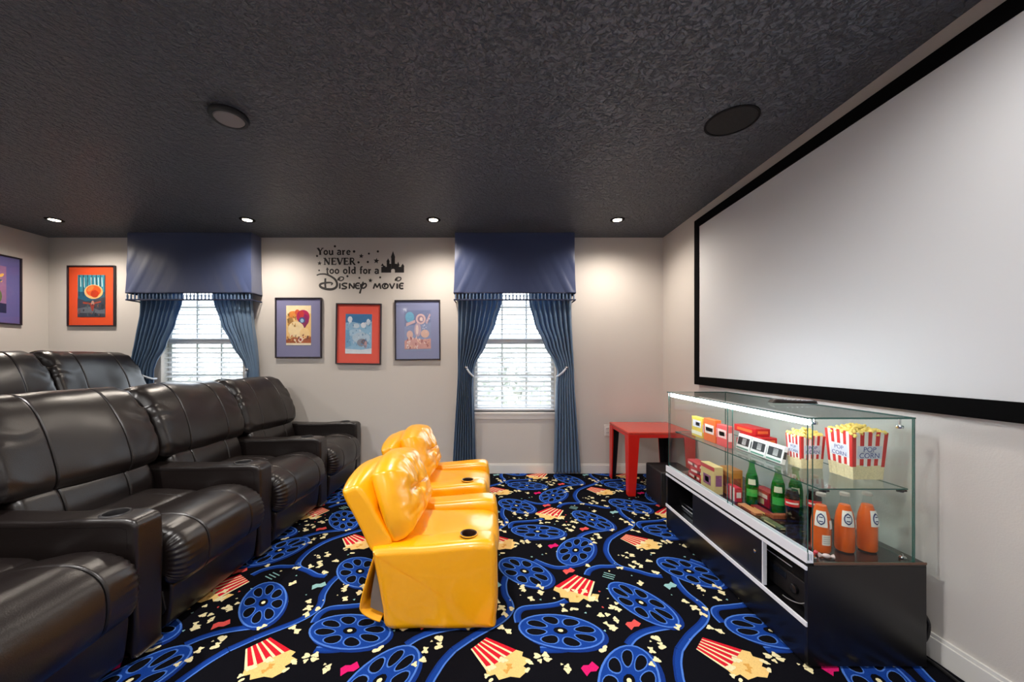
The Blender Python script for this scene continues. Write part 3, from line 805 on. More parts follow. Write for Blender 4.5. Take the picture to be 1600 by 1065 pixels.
# snowy blue picture
art3 = ((150, 196, 226), [((70, 128, 178), [(-.5, .5), (-.5, .28), (-.2, .3), (.2, .24), (.5, .32), (.5, .5)]), ((226, 238, 248), ell(-.33, .36, .09, .08)), ((204, 226, 240), ell(-.1, .2, .13, .06)), ((230, 240, 248), ell(.18, .22, .1, .07)),
       ((214, 230, 244), ell(.36, .3, .07, .08)), ((176, 212, 236), ell(-.1, .02, .3, .1)), ((120, 176, 214), [(-.5, .1), (-.36, .1), (-.28, -.3), (-.5, -.36)]), ((188, 214, 232), ell(.1, -.1, .34, .14)), ((150, 156, 170), ell(.14, -.22, .2, .1)),
       ((120, 110, 120), ell(.2, -.2, .1, .06)), ((196, 160, 160), ell(.27, -.27, .05, .09)), ((226, 236, 244), [(-.5, -.5), (.5, -.5), (.5, -.36), (.1, -.4), (-.5, -.38)])]
    + speck(44, [(220, 234, 246), (130, 170, 206), (190, 216, 236), (104, 146, 190)], (-.46, .46, -.34, .34), (.012, .04), 12))
picture(wall_T(px2x(561), px2z(521.5), -.012), .468, .628, .272, .41, (242, 100, 84), art3, 'poster of a pale blue snow scene, in the orange-red mat under the wall lettering', (px2x(561), YW, px2z(521.5) - .31), dy=.0, dx=-.0)
# figures in a blue-grey haze
art4 = ((128, 140, 178), [((120, 182, 214), ell(-.3, .33, .17, .13)), ((146, 160, 196), [(-.5, .1), (.5, .2), (.5, -.5), (-.5, -.5)]), ((226, 196, 196), ell(.12, .28, .19, .13)), ((160, 140, 160), ell(.12, .28, .12, .085)), ((238, 216, 208), ell(.14, .28, .06, .05)),
       ((214, 184, 188), [(-.44, .18), (-.1, .26), (-.08, .2), (-.44, .1)]), ((210, 184, 192), [(.3, .2), (.46, .42), (.5, .38), (.36, .15)]), ((196, 176, 192), ell(.0, .02, .13, .17)), ((234, 214, 208), ell(-.02, .02, .05, .12)), ((224, 188, 178), ell(-.3, -.1, .12, .1)),
       ((228, 192, 176), ell(.28, -.08, .16, .1)), ((214, 166, 160), [(-.5, -.25), (-.2, -.18), (.2, -.22), (.5, -.2), (.5, -.45), (-.5, -.46)])]
    + speck(34, [(236, 206, 190), (176, 120, 120), (226, 180, 160), (240, 220, 216)], (-.44, .44, -.44, -.18), (.02, .05), 21) + speck(14, [(220, 226, 240), (200, 180, 200)], (.1, .48, -.1, .46), (.01, .025), 22))
picture(wall_T(px2x(653), px2z(515.5), .008), .470, .620, .27, .42, (146, 154, 190), art4, 'poster of pale pinkish figures on haze blue, beside the navy valance', (px2x(653), YW, px2z(515.5) - .31), dy=-.005)
# the one on the left wall, partly out of the frame
art5 = ((150, 110, 150), [((250, 226, 160), ell(-.1, .15, .35, .2)), ((236, 170, 60), ell(-.1, .0, .3, .15)), ((90, 110, 70), ell(.2, -.15, .2, .2)), ((40, 44, 80), [(-.5, -.5), (.5, -.5), (.5, -.3), (-.5, -.25)])]
    + speck(20, [(240, 190, 90), (120, 70, 110), (70, 90, 130)], (-.4, .4, -.4, .3), (.03, .08), 31))
picture(left_T(3.33, 1.835), .52, .65, .30, .44, (104, 100, 156), art5, 'poster in a violet mat hanging on the side wall above the back row', (XL, 3.33, 1.51))

# ------------------------------------------------------------------ wall lettering
def A(cx, cy, rx, ry, a0, a1, n=14):
    return [(cx + rx*math.cos(math.radians(a0 + (a1-a0)*k/n)), cy + ry*math.sin(math.radians(a0 + (a1-a0)*k/n))) for k in range(n + 1)]
TK, TN = .17, .085
def serif(x, y, w=.15): return ([(x - w, y), (x + w, y)], TN*.8)
G = {
 'Y': (.86, [([(.12, 1), (.43, .48)], TK), ([(.76, 1), (.43, .48)], TN), ([(.43, .48), (.43, 0)], TK), serif(.12, .97), serif(.76, .97), serif(.43, .03)]),
 'o': (.68, [(A(.33, .33, .22, .29, 0, 360, 20), .125)]),
 'u': (.74, [([(.16, .64), (.16, .2)] + A(.34, .22, .18, .2, 180, 300, 8) + [(.54, .16)], .13), ([(.56, .66), (.56, .02)], .15), serif(.12, .64, .09), serif(.52, .64, .08), serif(.62, .03, .07)]),
 'a': (.64, [(A(.3, .46, .2, .18, 150, 20, 8) + [(.48, .3), (.49, .08), (.58, .03)], .13), (A(.28, .18, .16, .16, 60, 330, 12), .11)]),
 'r': (.52, [([(.16, .64), (.16, 0)], .15), ([(.16, .42), (.26, .58), (.42, .60)], .12), serif(.1, .64, .08), serif(.17, .03, .13)]),
 'e': (.62, [([(.12, .36), (.5, .36)], .08), (A(.32, .33, .2, .29, 10, 320, 20), .115)]),
 'N': (.96, [([(.18, 0), (.18, 1)], TN), ([(.16, 1), (.76, 0)], TK), ([(.78, 0), (.78, 1)], TN), serif(.14, .97), serif(.18, .03), serif(.78, .97)]),
 'E': (.78, [([(.2, 0), (.2, 1)], TK), ([(.08, .97), (.66, .97), (.68, .8)], TN), ([(.2, .52), (.54, .52)], TN), ([(.54, .62), (.54, .42)], TN*.8), ([(.08, .03), (.68, .03), (.72, .22)], TN)]),
 'V': (.86, [([(.12, 1), (.44, 0)], TK), ([(.78, 1), (.44, 0)], TN), serif(.12, .97), serif(.78, .97)]),
 'R': (.86, [([(.2, 0), (.2, 1)], TK), ([(.08, .97), (.4, .97)] + A(.42, .74, .2, .23, 90, -90, 10) + [(.2, .51)], .10), ([(.4, .5), (.74, 0), (.84, .03)], TK*.85), serif(.2, .03)]),
 't': (.46, [([(.22, .88), (.22, .14)] + A(.33, .15, .11, .12, 180, 300, 6), .13), ([(.06, .62), (.42, .62)], .08)]),
 'l': (.36, [([(.18, 1.02), (.18, 0)], .15), serif(.13, 1.0, .08), serif(.18, .03, .12)]),
 'd': (.72, [([(.54, 1.02), (.54, .04)], .15), (A(.34, .32, .2, .28, 40, 330, 16), .115), serif(.48, 1.0, .08), serif(.6, .03, .08)]),
 'f': (.46, [([(.2, 0), (.2, .8)] + A(.33, .82, .13, .18, 180, 50, 8), .13), ([(.05, .62), (.4, .62)], .08), serif(.2, .03, .12)]),
}
decal = B()
lt = thing('wall_lettering', (px2x(563), YW, px2z(455)), 'black vinyl lettering with stars and a castle, on the wall above three posters', 'wall decal')
def flush(name):
    global decal
    obj(name, decal, mat('black_vinyl_decal', (28, 25, 26), .55), lt, smooth=False, kind='raw')
    decal = B()
def dT(cx, cy, d): return (px2x(480 + cx*.10625), YW - d, px2z(370 + cy*.10625))
def dpoly(pts, d=.0012):
    vs = [decal.verts.new(dT(p[0], p[1], d)) for p in pts]; ws = [decal.verts.new(dT(p[0], p[1], .0002)) for p in pts]
    for t in tessellate_polygon([[Vector((p[0], p[1], 0)) for p in pts]]):
        try: decal.faces.new([vs[i] for i in t])
        except ValueError: pass
    n = len(pts)
    for k in range(n): decal.faces.new((vs[k], vs[(k+1) % n], ws[(k+1) % n], ws[k]))
lay = [0.0010]
def dstroke(pts, w, taper=None):
    P = [Vector(p) for p in pts]; n = len(P); w = w * 1.18
    Lf, Rt = [], []
    for i in range(n):
        d = (P[min(i+1, n-1)] - P[max(i-1, 0)])
        if d.length < 1e-6: d = Vector((1, 0))
        d.normalize(); nn = Vector((-d.y, d.x))
        ww = w if taper is None else w * (taper[0] + (taper[1]-taper[0])*math.sin(PI*i/(n-1)))
        Lf.append(P[i] + nn*ww/2); Rt.append(P[i] - nn*ww/2)
    lay[0] += .000004
    z = lay[0]
    for i in range(n - 1):
        vs = [decal.verts.new(dT(q.x, q.y, z)) for q in (Lf[i], Lf[i+1], Rt[i+1], Rt[i])]
        decal.faces.new(vs)
def line(s, x0, x1, base, cap):
    tot = sum(G[c][0] if c != ' ' else .42 for c in s)
    k = (x1 - x0) / tot; x = x0
    for c in s:
        if c == ' ': x += .42*k; continue
        for pts, w in G[c][1]: dstroke([(x + u*k, base - v*cap) for u, v in pts], w*min(k, cap)*1.4)
        x += G[c][0]*k
line('You', 145, 392, 262, 98); line('are', 432, 645, 262, 98)
flush('lettering')
line('NEVER', 240, 712, 408, 98)
flush('lettering')
line('too', 272, 478, 540, 100); line('old', 524, 722, 540, 100); line('for', 768, 950, 540, 100); line('a', 985, 1062, 540, 100)
flush('lettering')
# script line
S = dstroke
S(smooth2 := [(p.x, p.y) for p in smooth_path([(140, 565, 0), (190, 548, 0), (270, 548, 0), (350, 580, 0), (415, 630, 0), (440, 690, 0), (425, 740, 0), (370, 768, 0), (290, 768, 0), (215, 745, 0), (188, 715, 0), (205, 690, 0), (270, 675, 0), (340, 672, 0), (372, 685, 0), (350, 708, 0)], 6)], 24, (.6, 1.25))
S([(268, 608), (266, 700), (272, 778)], 24)
def swirl(cx, cy, w=14):
    S([(p.x, p.y) for p in smooth_path([(cx - 42, cy + 26, 0), (cx - 40, cy, 0), (cx - 5, cy - 28, 0), (cx + 38, cy - 22, 0), (cx + 36, cy + 8, 0), (cx, cy + 26, 0), (cx - 28, cy + 12, 0), (cx - 6, cy - 8, 0)], 5)], w)
swirl(495, 618); swirl(1338, 622)
S([(482, 680), (480, 762)], 22)                                                        # i
S([(p.x, p.y) for p in smooth_path([(592, 686, 0), (545, 682, 0), (515, 700, 0), (540, 722, 0), (578, 738, 0), (560, 760, 0), (505, 758, 0)], 5)], 20)   # s
S([(622, 762), (622, 682)], 20); S([(622, 682), (688, 760)], 20); S([(690, 760), (690, 678)], 18)   # n
S([(p.x, p.y) for p in smooth_path([(775, 684, 0), (735, 682, 0), (708, 715, 0), (728, 755, 0), (775, 756, 0)], 5)], 20); S([(712, 718), (765, 718)], 16)   # e
S([(p.x, p.y) for p in smooth_path([(788, 690, 0), (792, 740, 0), (835, 752, 0), (868, 720, 0), (862, 690, 0), (836, 690, 0), (806, 730, 0), (785, 790, 0), (772, 832, 0)], 5)], 20)  # y
S([(826, 660), (808, 700), (790, 770), (778, 830)], 18)
S([(975, 762), (1000, 684)], 20); S([(1000, 684), (1028, 745)], 20); S([(1028, 745), (1064, 682)], 18); S([(1064, 682), (1082, 764)], 20)  # m
S([(p.x, p.y) for p in smooth_path([(1175, 690, 0), (1130, 690, 0), (1104, 722, 0), (1130, 758, 0), (1178, 748, 0), (1190, 712, 0), (1160, 694, 0), (1136, 722, 0), (1150, 738, 0)], 5)], 18)  # o
S([(1212, 684), (1248, 762)], 20); S([(1248, 762), (1286, 680)], 18)   # v
S([(1324, 684), (1324, 762)], 22)                                     # i
S([(p.x, p.y) for p in smooth_path([(1420, 686, 0), (1380, 684, 0), (1356, 716, 0), (1372, 758, 0), (1416, 758, 0)], 5)], 20); S([(1358, 720), (1412, 720)], 16)   # e
flush('script_lettering')
for cx, cy, r in ((795, 282, 36), (1018, 352, 44), (183, 388, 34), (930, 640, 34)):
    dpoly([(cx + (r if k % 2 == 0 else r*.45)*math.sin(PI*k/5 + .12), cy - (r if k % 2 == 0 else r*.45)*math.cos(PI*k/5 + .12)) for k in range(10)]); flush('star')
for cx, cy, r in ((408, 138, 17), (690, 214, 19), (908, 246, 15), (1040, 214, 17), (755, 374, 17), (892, 368, 17), (146, 280, 16), (176, 492, 13), (592, 578, 16), (768, 602, 15), (1074, 594, 15)):
    dpoly([(cx + r*math.cos(2*PI*k/10), cy + r*math.sin(2*PI*k/10)) for k in range(10)]); flush('dot')
# a plain little castle: towers with pointed roofs and an arched gate
dpoly([(1090, 525), (1090, 440), (1110, 440), (1110, 425), (1150, 425), (1150, 440), (1170, 440), (1170, 360), (1210, 360), (1210, 395), (1235, 395), (1235, 525)])
dpoly([(1290, 525), (1290, 395), (1320, 395), (1320, 420), (1350, 420), (1350, 440), (1385, 440), (1385, 430), (1425, 430), (1425, 525)])
dpoly([(1236, 485), (1236, 300), (1290, 300), (1290, 485), (1275, 470), (1252, 470)])
for x, y, w, h in ((1190, 362, 50, 48), (1262, 302, 66, 95), (1338, 422, 46, 60), (1405, 432, 50, 40), (1108, 427, 48, 40)):
    dpoly([(x - w/2, y), (x + w/2, y), (x, y - h)])
flush('castle')

# ------------------------------------------------------------------ projection screen
SY0, SY1, SZ0, SZ1, bw = .745, 3.135, .965, 2.352, .068
s = thing('projection_screen', (XR, (SY0+SY1)/2, SZ0), 'huge white projection screen in a black velvet border on the right wall', 'projection screen')
bm = B()
box(bm, XR - .04, XR - .002, SY0, SY1, SZ0, SZ0 + bw); box(bm, XR - .04, XR - .002, SY0, SY1, SZ1 - bw, SZ1)
box(bm, XR - .04, XR - .002, SY0, SY0 + bw, SZ0 + bw, SZ1 - bw); box(bm, XR - .04, XR - .002, SY1 - bw, SY1, SZ0 + bw, SZ1 - bw)
obj('border', bm, M_velvet, s, bevel=.003)
obj('screen_surface', nb(XR - .032, XR - .028, SY0 + bw, SY1 - bw, SZ0 + bw, SZ1 - bw), M_screen, s, smooth=False)

# ------------------------------------------------------------------ ceiling fittings
LX = (-4.01, -2.266, -.583, 1.08)
def downlight(x, y, watts, label, big=False, grp=None, col=(1.0, .89, .77), size=150):
    t = thing('downlight', (x, y, CEIL), label, 'ceiling light', grp)
    bm = B(); lathe(bm, [(.037, CEIL - .0005), (.040, CEIL - .006), (.060, CEIL - .005), (.064, CEIL - .0005)], x, y, 32, cap=False)
    obj('trim_ring', bm, M_blackmatte, t)
    obj('lens', lathe(B(), [(.038, CEIL - .004), (.0, CEIL - .0042)], x, y, 24, cap=False), mat('lamp_lens', (255, 236, 208), .5, emit=14), t)
    l = bpy.data.lights.new('lamp', 'SPOT'); l.energy = watts; l.color = col; l.spot_size = math.radians(size); l.spot_blend = .9; l.shadow_soft_size = .05
    o = bpy.data.objects.new('lamp', l); COL.objects.link(o); o.parent = t; o.location = (0, 0, -.03)
YL = FPX * (CEIL - H) / 220
for x, lb in zip(LX, ('recessed ceiling light over the back row, near the orange-red framed poster', 'recessed ceiling light just in front of the navy valance over the recliners',
                      'recessed ceiling light in front of the wall lettering and three posters', 'recessed ceiling light over the red table')):
    downlight(x, YL, DOWN_W, lb, grp='recessed lights along the window wall', size=160)
for y, nm in ((.9, 'middle'), (-1.4, 'rear')):  # extra lamp rows out of view, added to brighten the room
    for x, wd in zip(LX, ('over the riser', 'over the front recliners', 'over the carpet', 'beside the screen')):
        downlight(x, y, FILL_W * (.35 if x > 1 else 1), 'added fill downlight of the unseen %s row, %s' % (nm, wd), grp='added fill lights of the unseen %s row' % nm, col=(1.0, .97, .94), size=172)
t = thing('disc_light', (-1.396 , FPX*(CEIL-H)/383, CEIL), 'round dark-rimmed ceiling disc, off, above the recliners', 'ceiling light')
x, y = t.location.x, t.location.y
obj('rim', lathe(B(), [(.088, CEIL), (.090, CEIL - .012), (.084, CEIL - .024), (.070, CEIL - .024), (.068, CEIL - .018), (.0, CEIL - .018)], x, y, 40, cap=False), M_dkplast, t)
obj('diffuser', lathe(B(), [(.070, CEIL - .019), (.064, CEIL - .026), (0, CEIL - .029)], x, y, 40, cap=False), mat('grey_diffuser', (140, 138, 138), .5), t)
t = thing('ceiling_speaker', (1.242, FPX*(CEIL-H)/374, CEIL), 'round black in-ceiling speaker grille near the screen', 'ceiling speaker')
x, y = t.location.x, t.location.y
obj('bezel', lathe(B(), [(.128, CEIL - .0), (.128, CEIL - .005), (.118, CEIL - .006), (.117, CEIL - .002)], x, y, 48, cap=False), M_blackmatte, t)
obj('grille', lathe(B(), [(.117, CEIL - .003), (.0, CEIL - .0045)], x, y, 48, cap=False), mat('speaker_grille', (24, 24, 25), .7, bump=.6, bscale=700), t)

# ------------------------------------------------------------------ red table, sub box, outlet
t = thing('side_table', (1.40, 3.42, 0), 'red plastic children\'s table in the corner beside the display case', 'table')
tx0, tx1, ty0, ty1, tz = 1.118, 1.692, 3.15, 3.69, .553
bm = B(); box(bm, tx0, tx1, ty0, ty1, tz - .022, tz)
obj('tabletop', bm, M_redtop, t, bevel=.006)
bm = B()
box(bm, tx0 + .004, tx1 - .004, ty0 + .004, ty0 + .02, tz - .05, tz - .0221); box(bm, tx0 + .004, tx1 - .004, ty1 - .02, ty1 - .004, tz - .05, tz - .0221)
box(bm, tx0 + .004, tx0 + .02, ty0 + .0201, ty1 - .0201, tz - .05, tz - .0221); box(bm, tx1 - .02, tx1 - .004, ty0 + .0201, ty1 - .0201, tz - .05, tz - .0221)
obj('apron', bm, M_red, t, bevel=.002)
for cx, sx in ((tx0, 1), (tx1, -1)):
    for cy, sy in ((ty0, 1), (ty1, -1)):
        bm = B()   # L-shaped leg, open towards the middle, tapering down
        def ring(z, w, th):
            pts = [(0, 0), (w, 0), (w, th), (th, th), (th, w), (0, w)]
            return [bm.verts.new((cx + sx*p[0], cy + sy*p[1], z)) for p in pts]
        a, b = ring(.002, .062, .012), ring(tz - .0225, .098, .014)
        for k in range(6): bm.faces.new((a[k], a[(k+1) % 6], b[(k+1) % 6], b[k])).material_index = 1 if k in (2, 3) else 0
        bm.faces.new(a); bm.faces.new(b)
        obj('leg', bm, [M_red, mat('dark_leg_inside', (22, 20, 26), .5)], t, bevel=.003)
t = thing('subwoofer', (1.42, 3.05, 0), 'black boxy subwoofer on the carpet between the red table and the display case', 'subwoofer')
obj('cabinet', nb(1.285, 1.565, 2.90, 3.20, .012, .285), M_dkplast, t, bevel=.012)
obj('grille', nb(1.300, 1.550, 2.889, 2.901, .03, .27), mat('grille_cloth', (18, 18, 20), .9, bump=.5, bscale=600), t, bevel=.006)
for xx in (1.31, 1.54):
    for yy in (2.93, 3.17): obj('foot', lathe(B(), [(.014, 0.001), (.016, .013)], xx, yy, 12), M_dkplast, t)
t = thing('wall_outlet', (px2x(948), YW, px2z(680)), 'white wall outlet behind the left legs of the red table', 'wall outlet')
x, z = px2x(949), px2z(672)
obj('cover_plate', nb(x - .035, x + .035, YW - .006, YW - .0005, z - .057, z + .057), M_white, t, bevel=.003)
for dz in (-.022, .022):
    so = obj('socket', nb(x - .016, x + .016, YW - .0085, YW - .0055, z + dz - .014, z + dz + .014), M_white, t, bevel=.003)
    bm = B(); box(bm, x - .008, x - .005, YW - .009, YW - .0084, z + dz - .004, z + dz + .007); box(bm, x + .005, x + .008, YW - .009, YW - .0084, z + dz - .004, z + dz + .007)
    obj('slot', bm, M_dkplast, so, smooth=False)

# ------------------------------------------------------------------ display case
CX0, CX1, CY0, CY1 = 1.172, 1.622, 1.392, 2.560
DZ = .400; GZ = .951; SHZ = .678
dc = thing('display_case', (CX0, CY0, 0), 'black concession display case with glass top and shelf, under the screen', 'display case')
T = .016
obj('end_panel', nb(CX0, CX1, CY0, CY0 + T, .01, DZ - .012), M_black, dc, bevel=.0015)
obj('end_panel', nb(CX0, CX1, CY1 - T, CY1, .01, DZ - .012), M_black, dc, bevel=.0015)
obj('back_panel', nb(CX1 - .008, CX1, CY0 + T, CY1 - T, .03, DZ - .012), M_black, dc)
obj('kick_panel', nb(CX0 + .002, CX0 + .016, CY0 + T, CY1 - T, .01, .158), M_black, dc)
obj('bottom_shelf', nb(CX0 + .016, CX1 - .008, CY0 + T, CY1 - T, .15, .166), M_black, dc)
obj('divider', nb(CX0 + .05, CX1 - .008, 1.96, 1.976, .166, DZ - .012), M_black, dc)
obj('deck', nb(CX0 + .022, CX1, CY0, CY1, DZ - .012, DZ), mat('glossy_black_deck', (30, 24, 24), .08, spec=.7), dc, bevel=.0015)
bm = B(); box(bm, CX0 - .006, CX0 + .0015, CY0 + .001, CY1 - .001, .158, .176); box(bm, CX0 - .006, CX0 + .0015, CY0 + .001, CY1 - .001, .372, .386)
obj('door_track', bm, M_alu, dc, bevel=.001)
bm = B(); box(bm, CX0 - .004, CX0 + .022, CY0 + .001, CY1 - .001, .400, .406); box(bm, CX0 - .004, CX0 + .000, CY0 + .001, CY1 - .001, .4061, .440); box(bm, CX0 + .008, CX0 + .011, CY0 + .001, CY1 - .001, .4061, .436); box(bm, CX0 + .019, CX0 + .022, CY0 + .001, CY1 - .001, .4061, .440)
obj('glass_track', bm, M_alu, dc)
bm = B(); box(bm, CX0 + .002, CX0 + .0215, CY0 + .002, CY1 - .002, .3865, .3995)
obj('front_rail', bm, M_blackmatte, dc)
obj('edge_trim', nb(CX0 + .022, CX1 - .002, CY0 - .003, CY0 - .0002, DZ - .004, DZ + .004), mat('bronze_edge', (120, 92, 78), .35, metal=.6), dc)
dr = obj('sliding_door', nb(CX0 + .002, CX0 + .014, 1.63, 2.22, .177, .3715), M_black, dc, bevel=.001)
obj('door_edge_strip', nb(CX0 - .003, CX0 + .0145, 1.624, 1.6298, .177, .3715), M_alu, dr)
bm = lathe(B(), [(.008, 0), (.008, .006), (.005, .008)], 0, 0, 16); bm.transform(Matrix.Translation((CX0 + .002, 1.675, .30)) @ Matrix.Rotation(-PI/2, 4, 'Y'))
obj('lock', bm, M_chrome, dr)
g = .006
def pane(name, x0, x1, y0, y1, z0, z1, par=dc):
    bm = nb(x0, x1, y0, y1, z0, z1)
    d = (x1-x0, y1-y0, z1-z0); thin = d.index(min(d))
    bmesh.ops.recalc_face_normals(bm, faces=bm.faces[:])
    for f in bm.faces:
        if abs(f.normal[thin]) < .5: f.material_index = 1
    return obj(name, bm, [M_glass, M_gedge], par, smooth=False)
gx1 = 1.583
pane('glass_top', CX0 + .002, gx1 + .002, CY0 + .003, CY1 - .003, GZ - g, GZ)
pane('glass_end', CX0 + .024, gx1 - .006, CY0 + .004, CY0 + .004 + g, DZ + .0005, GZ - g - .0005)
pane('glass_end', CX0 + .024, gx1 - .006, CY1 - .004 - g, CY1 - .004, DZ + .0005, GZ - g - .0005)
pane('glass_back', gx1 - .0055, gx1, CY0 + .004, CY1 - .004, DZ + .0005, GZ - g - .0005)
pane('glass_door', CX0 + .002, CX0 + .007, CY0 + .006, 1.885, .407, GZ - g - .001)
pane('glass_door', CX0 + .0125, CX0 + .0175, 1.862, CY1 - .006, .407, GZ - g - .001)
obj('light_strip', nb(CX0 + .0195, CX0 + .027, CY0 + .02, CY1 - .02, GZ - g - .026, GZ - g - .001), mat('led_strip', (240, 246, 255), .5, emit=11), dc, smooth=False)
pane('glass_shelf', CX0 + .055, gx1 - .016, CY0 + .014, CY1 - .014, SHZ - .005, SHZ)
for x, y, z in ((CX0 + .075, CY0 + .012, SHZ), (gx1 - .04, CY0 + .012, SHZ), (CX0 + .075, CY1 - .02, SHZ), (gx1 - .04, CY1 - .02, SHZ)):
    bm = lathe(B(), [(.009, z - .014), (.011, z - .0055)], x, y + .006, 14); box(bm, x - .018, x + .018, y - .0005, y + .006, z - .012, z - .0055)
    obj('shelf_clip', bm, M_dkplast, dc)
for x, y, z, h in ((CX0 + .045, CY0 + .03, DZ, .02), (gx1 - .02, CY0 + .03, DZ, .02), (gx1 - .02, CY1 - .03, DZ, .02), (gx1 - .03, CY0 + .03, GZ - g - .04, .04), (CX0 + .05, CY0 + .03, GZ - g - .025, .025)):
    bm = lathe(B(), [(.004, z + .0005), (.004, z + h - .0005)], x, y, 10); lathe(bm, [(.011, z + .0005), (.012, z + .008), (.009, z + .012)], x, y, 16)
    obj('corner_clip', bm, M_chrome, dc)

# av gear inside the base
t = thing('av_receiver', (1.40, 1.60, .166), 'black receiver inside the open right end of the display case base', 'receiver')
obj('case', nb(1.23, 1.52, 1.44, 1.86, .176, .275), M_dkplast, t, bevel=.003)
for yy in (1.52, 1.78):
    bm = lathe(B(), [(.018, 0), (.018, .012), (.014, .015)], 0, 0, 20); bm.transform(Matrix.Translation((1.2295, yy, .225)) @ Matrix.Rotation(-PI/2, 4, 'Y')); obj('knob', bm, M_black, t)
obj('display_strip', nb(1.2285, 1.2298, 1.57, 1.73, .235, .262), mat('dark_display', (26, 30, 40), .1), t)
for k, (xx, yy) in enumerate(((1.25, 1.47), (1.25, 1.83), (1.50, 1.47), (1.50, 1.83))): obj('foot', lathe(B(), [(.012, .1661), (.012, .1765)], xx, yy, 12), M_dkplast, t)
t = thing('media_player', (1.40, 1.60, .275), 'flat black media player stacked on the receiver in the display case base', 'media player')
obj('case', nb(1.24, 1.50, 1.48, 1.80, .2760, .316), M_blackmatte, t, bevel=.003)
obj('disc_slot', nb(1.2388, 1.2399, 1.55, 1.70, .296, .300), M_alu, t)
bm = B(); P = smooth_path([(1.20, 1.55, .180), (1.195, 1.50, .19), (1.20, 1.45, .21), (1.215, 1.42, .25), (1.25, 1.412, .3)], 5); tube(bm, P, .002, 8)
tag(obj('cable', bm, mat('white_cable', (150, 150, 150), .4), origin=(1.2, 1.5, .18)), 'thin pale cable looping in front of the receiver', 'cable')
t = thing('game_console', (1.40, 2.40, .166), 'black game console inside the left opening of the display case base', 'game console')
obj('case', nb(1.23, 1.48, 2.26, 2.50, .1665, .225), mat('gloss_black', (14, 14, 16), .1, spec=.7), t, bevel=.006)
obj('disc_slot', nb(1.2288, 1.2299, 2.30, 2.46, .196, .199), M_alu, t)

# ------------------------------------------------------------------ popcorn buckets
def popcorn_box(x, y, z, w, d, h, label, tw=1.2, seed=1, grp='striped popcorn buckets'):
    t = thing('popcorn_bucket', (x, y, z), label, 'popcorn bucket', grp)
    red, white = mat('carton_red', (208, 40, 36), .45), mat('carton_white', (244, 236, 226), .5)
    mb = B(); n = 9; rng = random.Random(seed)
    def ringpt(a, b, v):   # a,b in -1..1
        s = 1 + (tw - 1)*v
        return (x + a*w/2*s, y + b*d/2*s, z + h*v)
    for side in range(4):
        for k in range(n):
            u0, u1 = -1 + 2*k/n, -1 + 2*(k+1)/n
            f = {0: lambda u: (u, -1), 1: lambda u: (1, u), 2: lambda u: (-u, 1), 3: lambda u: (-1, -u)}[side]
            cut_ = .30 + .05*rng.random() - .03
            for v0, v1, mi in ((0, cut_, 2), (cut_, 1 + .03*math.sin(PI*(k+.5)/n), k % 2 if side in (0, 2) else k % 2)):
                p = [ringpt(*f(u0), v0), ringpt(*f(u1), v0), ringpt(*f(u1), v1), ringpt(*f(u0), v1)]
                mb.faces.new([mb.verts.new(q) for q in p]).material_index = {0: 0, 1: 1, 2: 2}[mi]
    mb.faces.new([mb.verts.new(ringpt(a, b, .01)) for a, b in ((-1, -1), (-1, 1), (1, 1), (1, -1))]).material_index = 1
    o = obj('carton', mb, [red, white, mat('carton_popcorn_print', (236, 222, 176), .6, vary=.25, vscale=160)], t, smooth=False)
    md = o.modifiers.new('thick', 'SOLIDIFY'); md.thickness = .0012
    # printed name on two faces
    for rot in (0, 1):
        for r_, (txt, vz) in enumerate((('POP', .60), ('CORN', .47))):
            cu = bpy.data.curves.new('print', 'FONT'); cu.body = txt; cu.size = h*.15; cu.extrude = .0003; cu.align_x = 'CENTER'
            tmp = bpy.data.objects.new('print', cu); COL.objects.link(tmp); bpy.context.view_layer.update()
            me = bpy.data.meshes.new_from_object(tmp.evaluated_get(bpy.context.evaluated_depsgraph_get())); bpy.data.objects.remove(tmp)
            b2 = B(); b2.from_mesh(me); s = 1 + (tw - 1)*vz
            slope = (tw - 1) * (d if rot == 0 else w)/2 / h
            pl = B(); box(pl, -h*.26, h*.26, -h*.02, h*.125, -.0008, -.0002)
            M_ = Matrix.Translation((x, y - d/2*s - .0016, z + h*vz)) @ Matrix.Rotation(PI/2 + math.atan(slope), 4, 'X') if rot == 0 else \
                 Matrix.Translation((x - w/2*s - .0016, y, z + h*vz)) @ Matrix.Rotation(-PI/2, 4, 'Z') @ Matrix.Rotation(PI/2 + math.atan(slope), 4, 'X')
            if rot == 1: b2.transform(Matrix.Scale(.8, 4)); pl.transform(Matrix.Scale(.8, 4, (1, 0, 0)))
            b2.transform(M_); pl.transform(M_)
            lb = obj('label', pl, mat('label_grey', (214, 216, 226), .5), t, smooth=False)
            obj('lettering', b2, mat('label_blue', (70, 84, 140), .5), lb, smooth=False)
    pc = B()
    for k in range(int(150*w/.12)):
        a, b = rng.uniform(-.95, .95), rng.uniform(-.95, .95)
        cz = z + h*.96 + .024*(1 - max(abs(a), abs(b))**2) + rng.uniform(-.006, .006); r = rng.uniform(.007, .0105)
        c = Vector((x + a*w/2*tw, y + b*d/2*tw, cz))
        for q in range(3):
            g_ = bmesh.ops.create_icosphere(pc, subdivisions=1, radius=r*rng.uniform(.6, .9))
            off = c + Vector((rng.uniform(-1, 1), rng.uniform(-1, 1), rng.uniform(-.6, .8))) * r*.7
            bmesh.ops.translate(pc, verts=g_['verts'], vec=off)
    tag(obj('popcorn', pc, [mat('popcorn_yellow', (250, 220, 120), .7, vary=.25, vscale=60)], t, ang=0), kind='stuff')
popcorn_box(1.515, 1.560, SHZ + .0012, .122, .105, .192, 'large red and white striped popcorn bucket at the near end of the glass shelf', 1.2, 1)
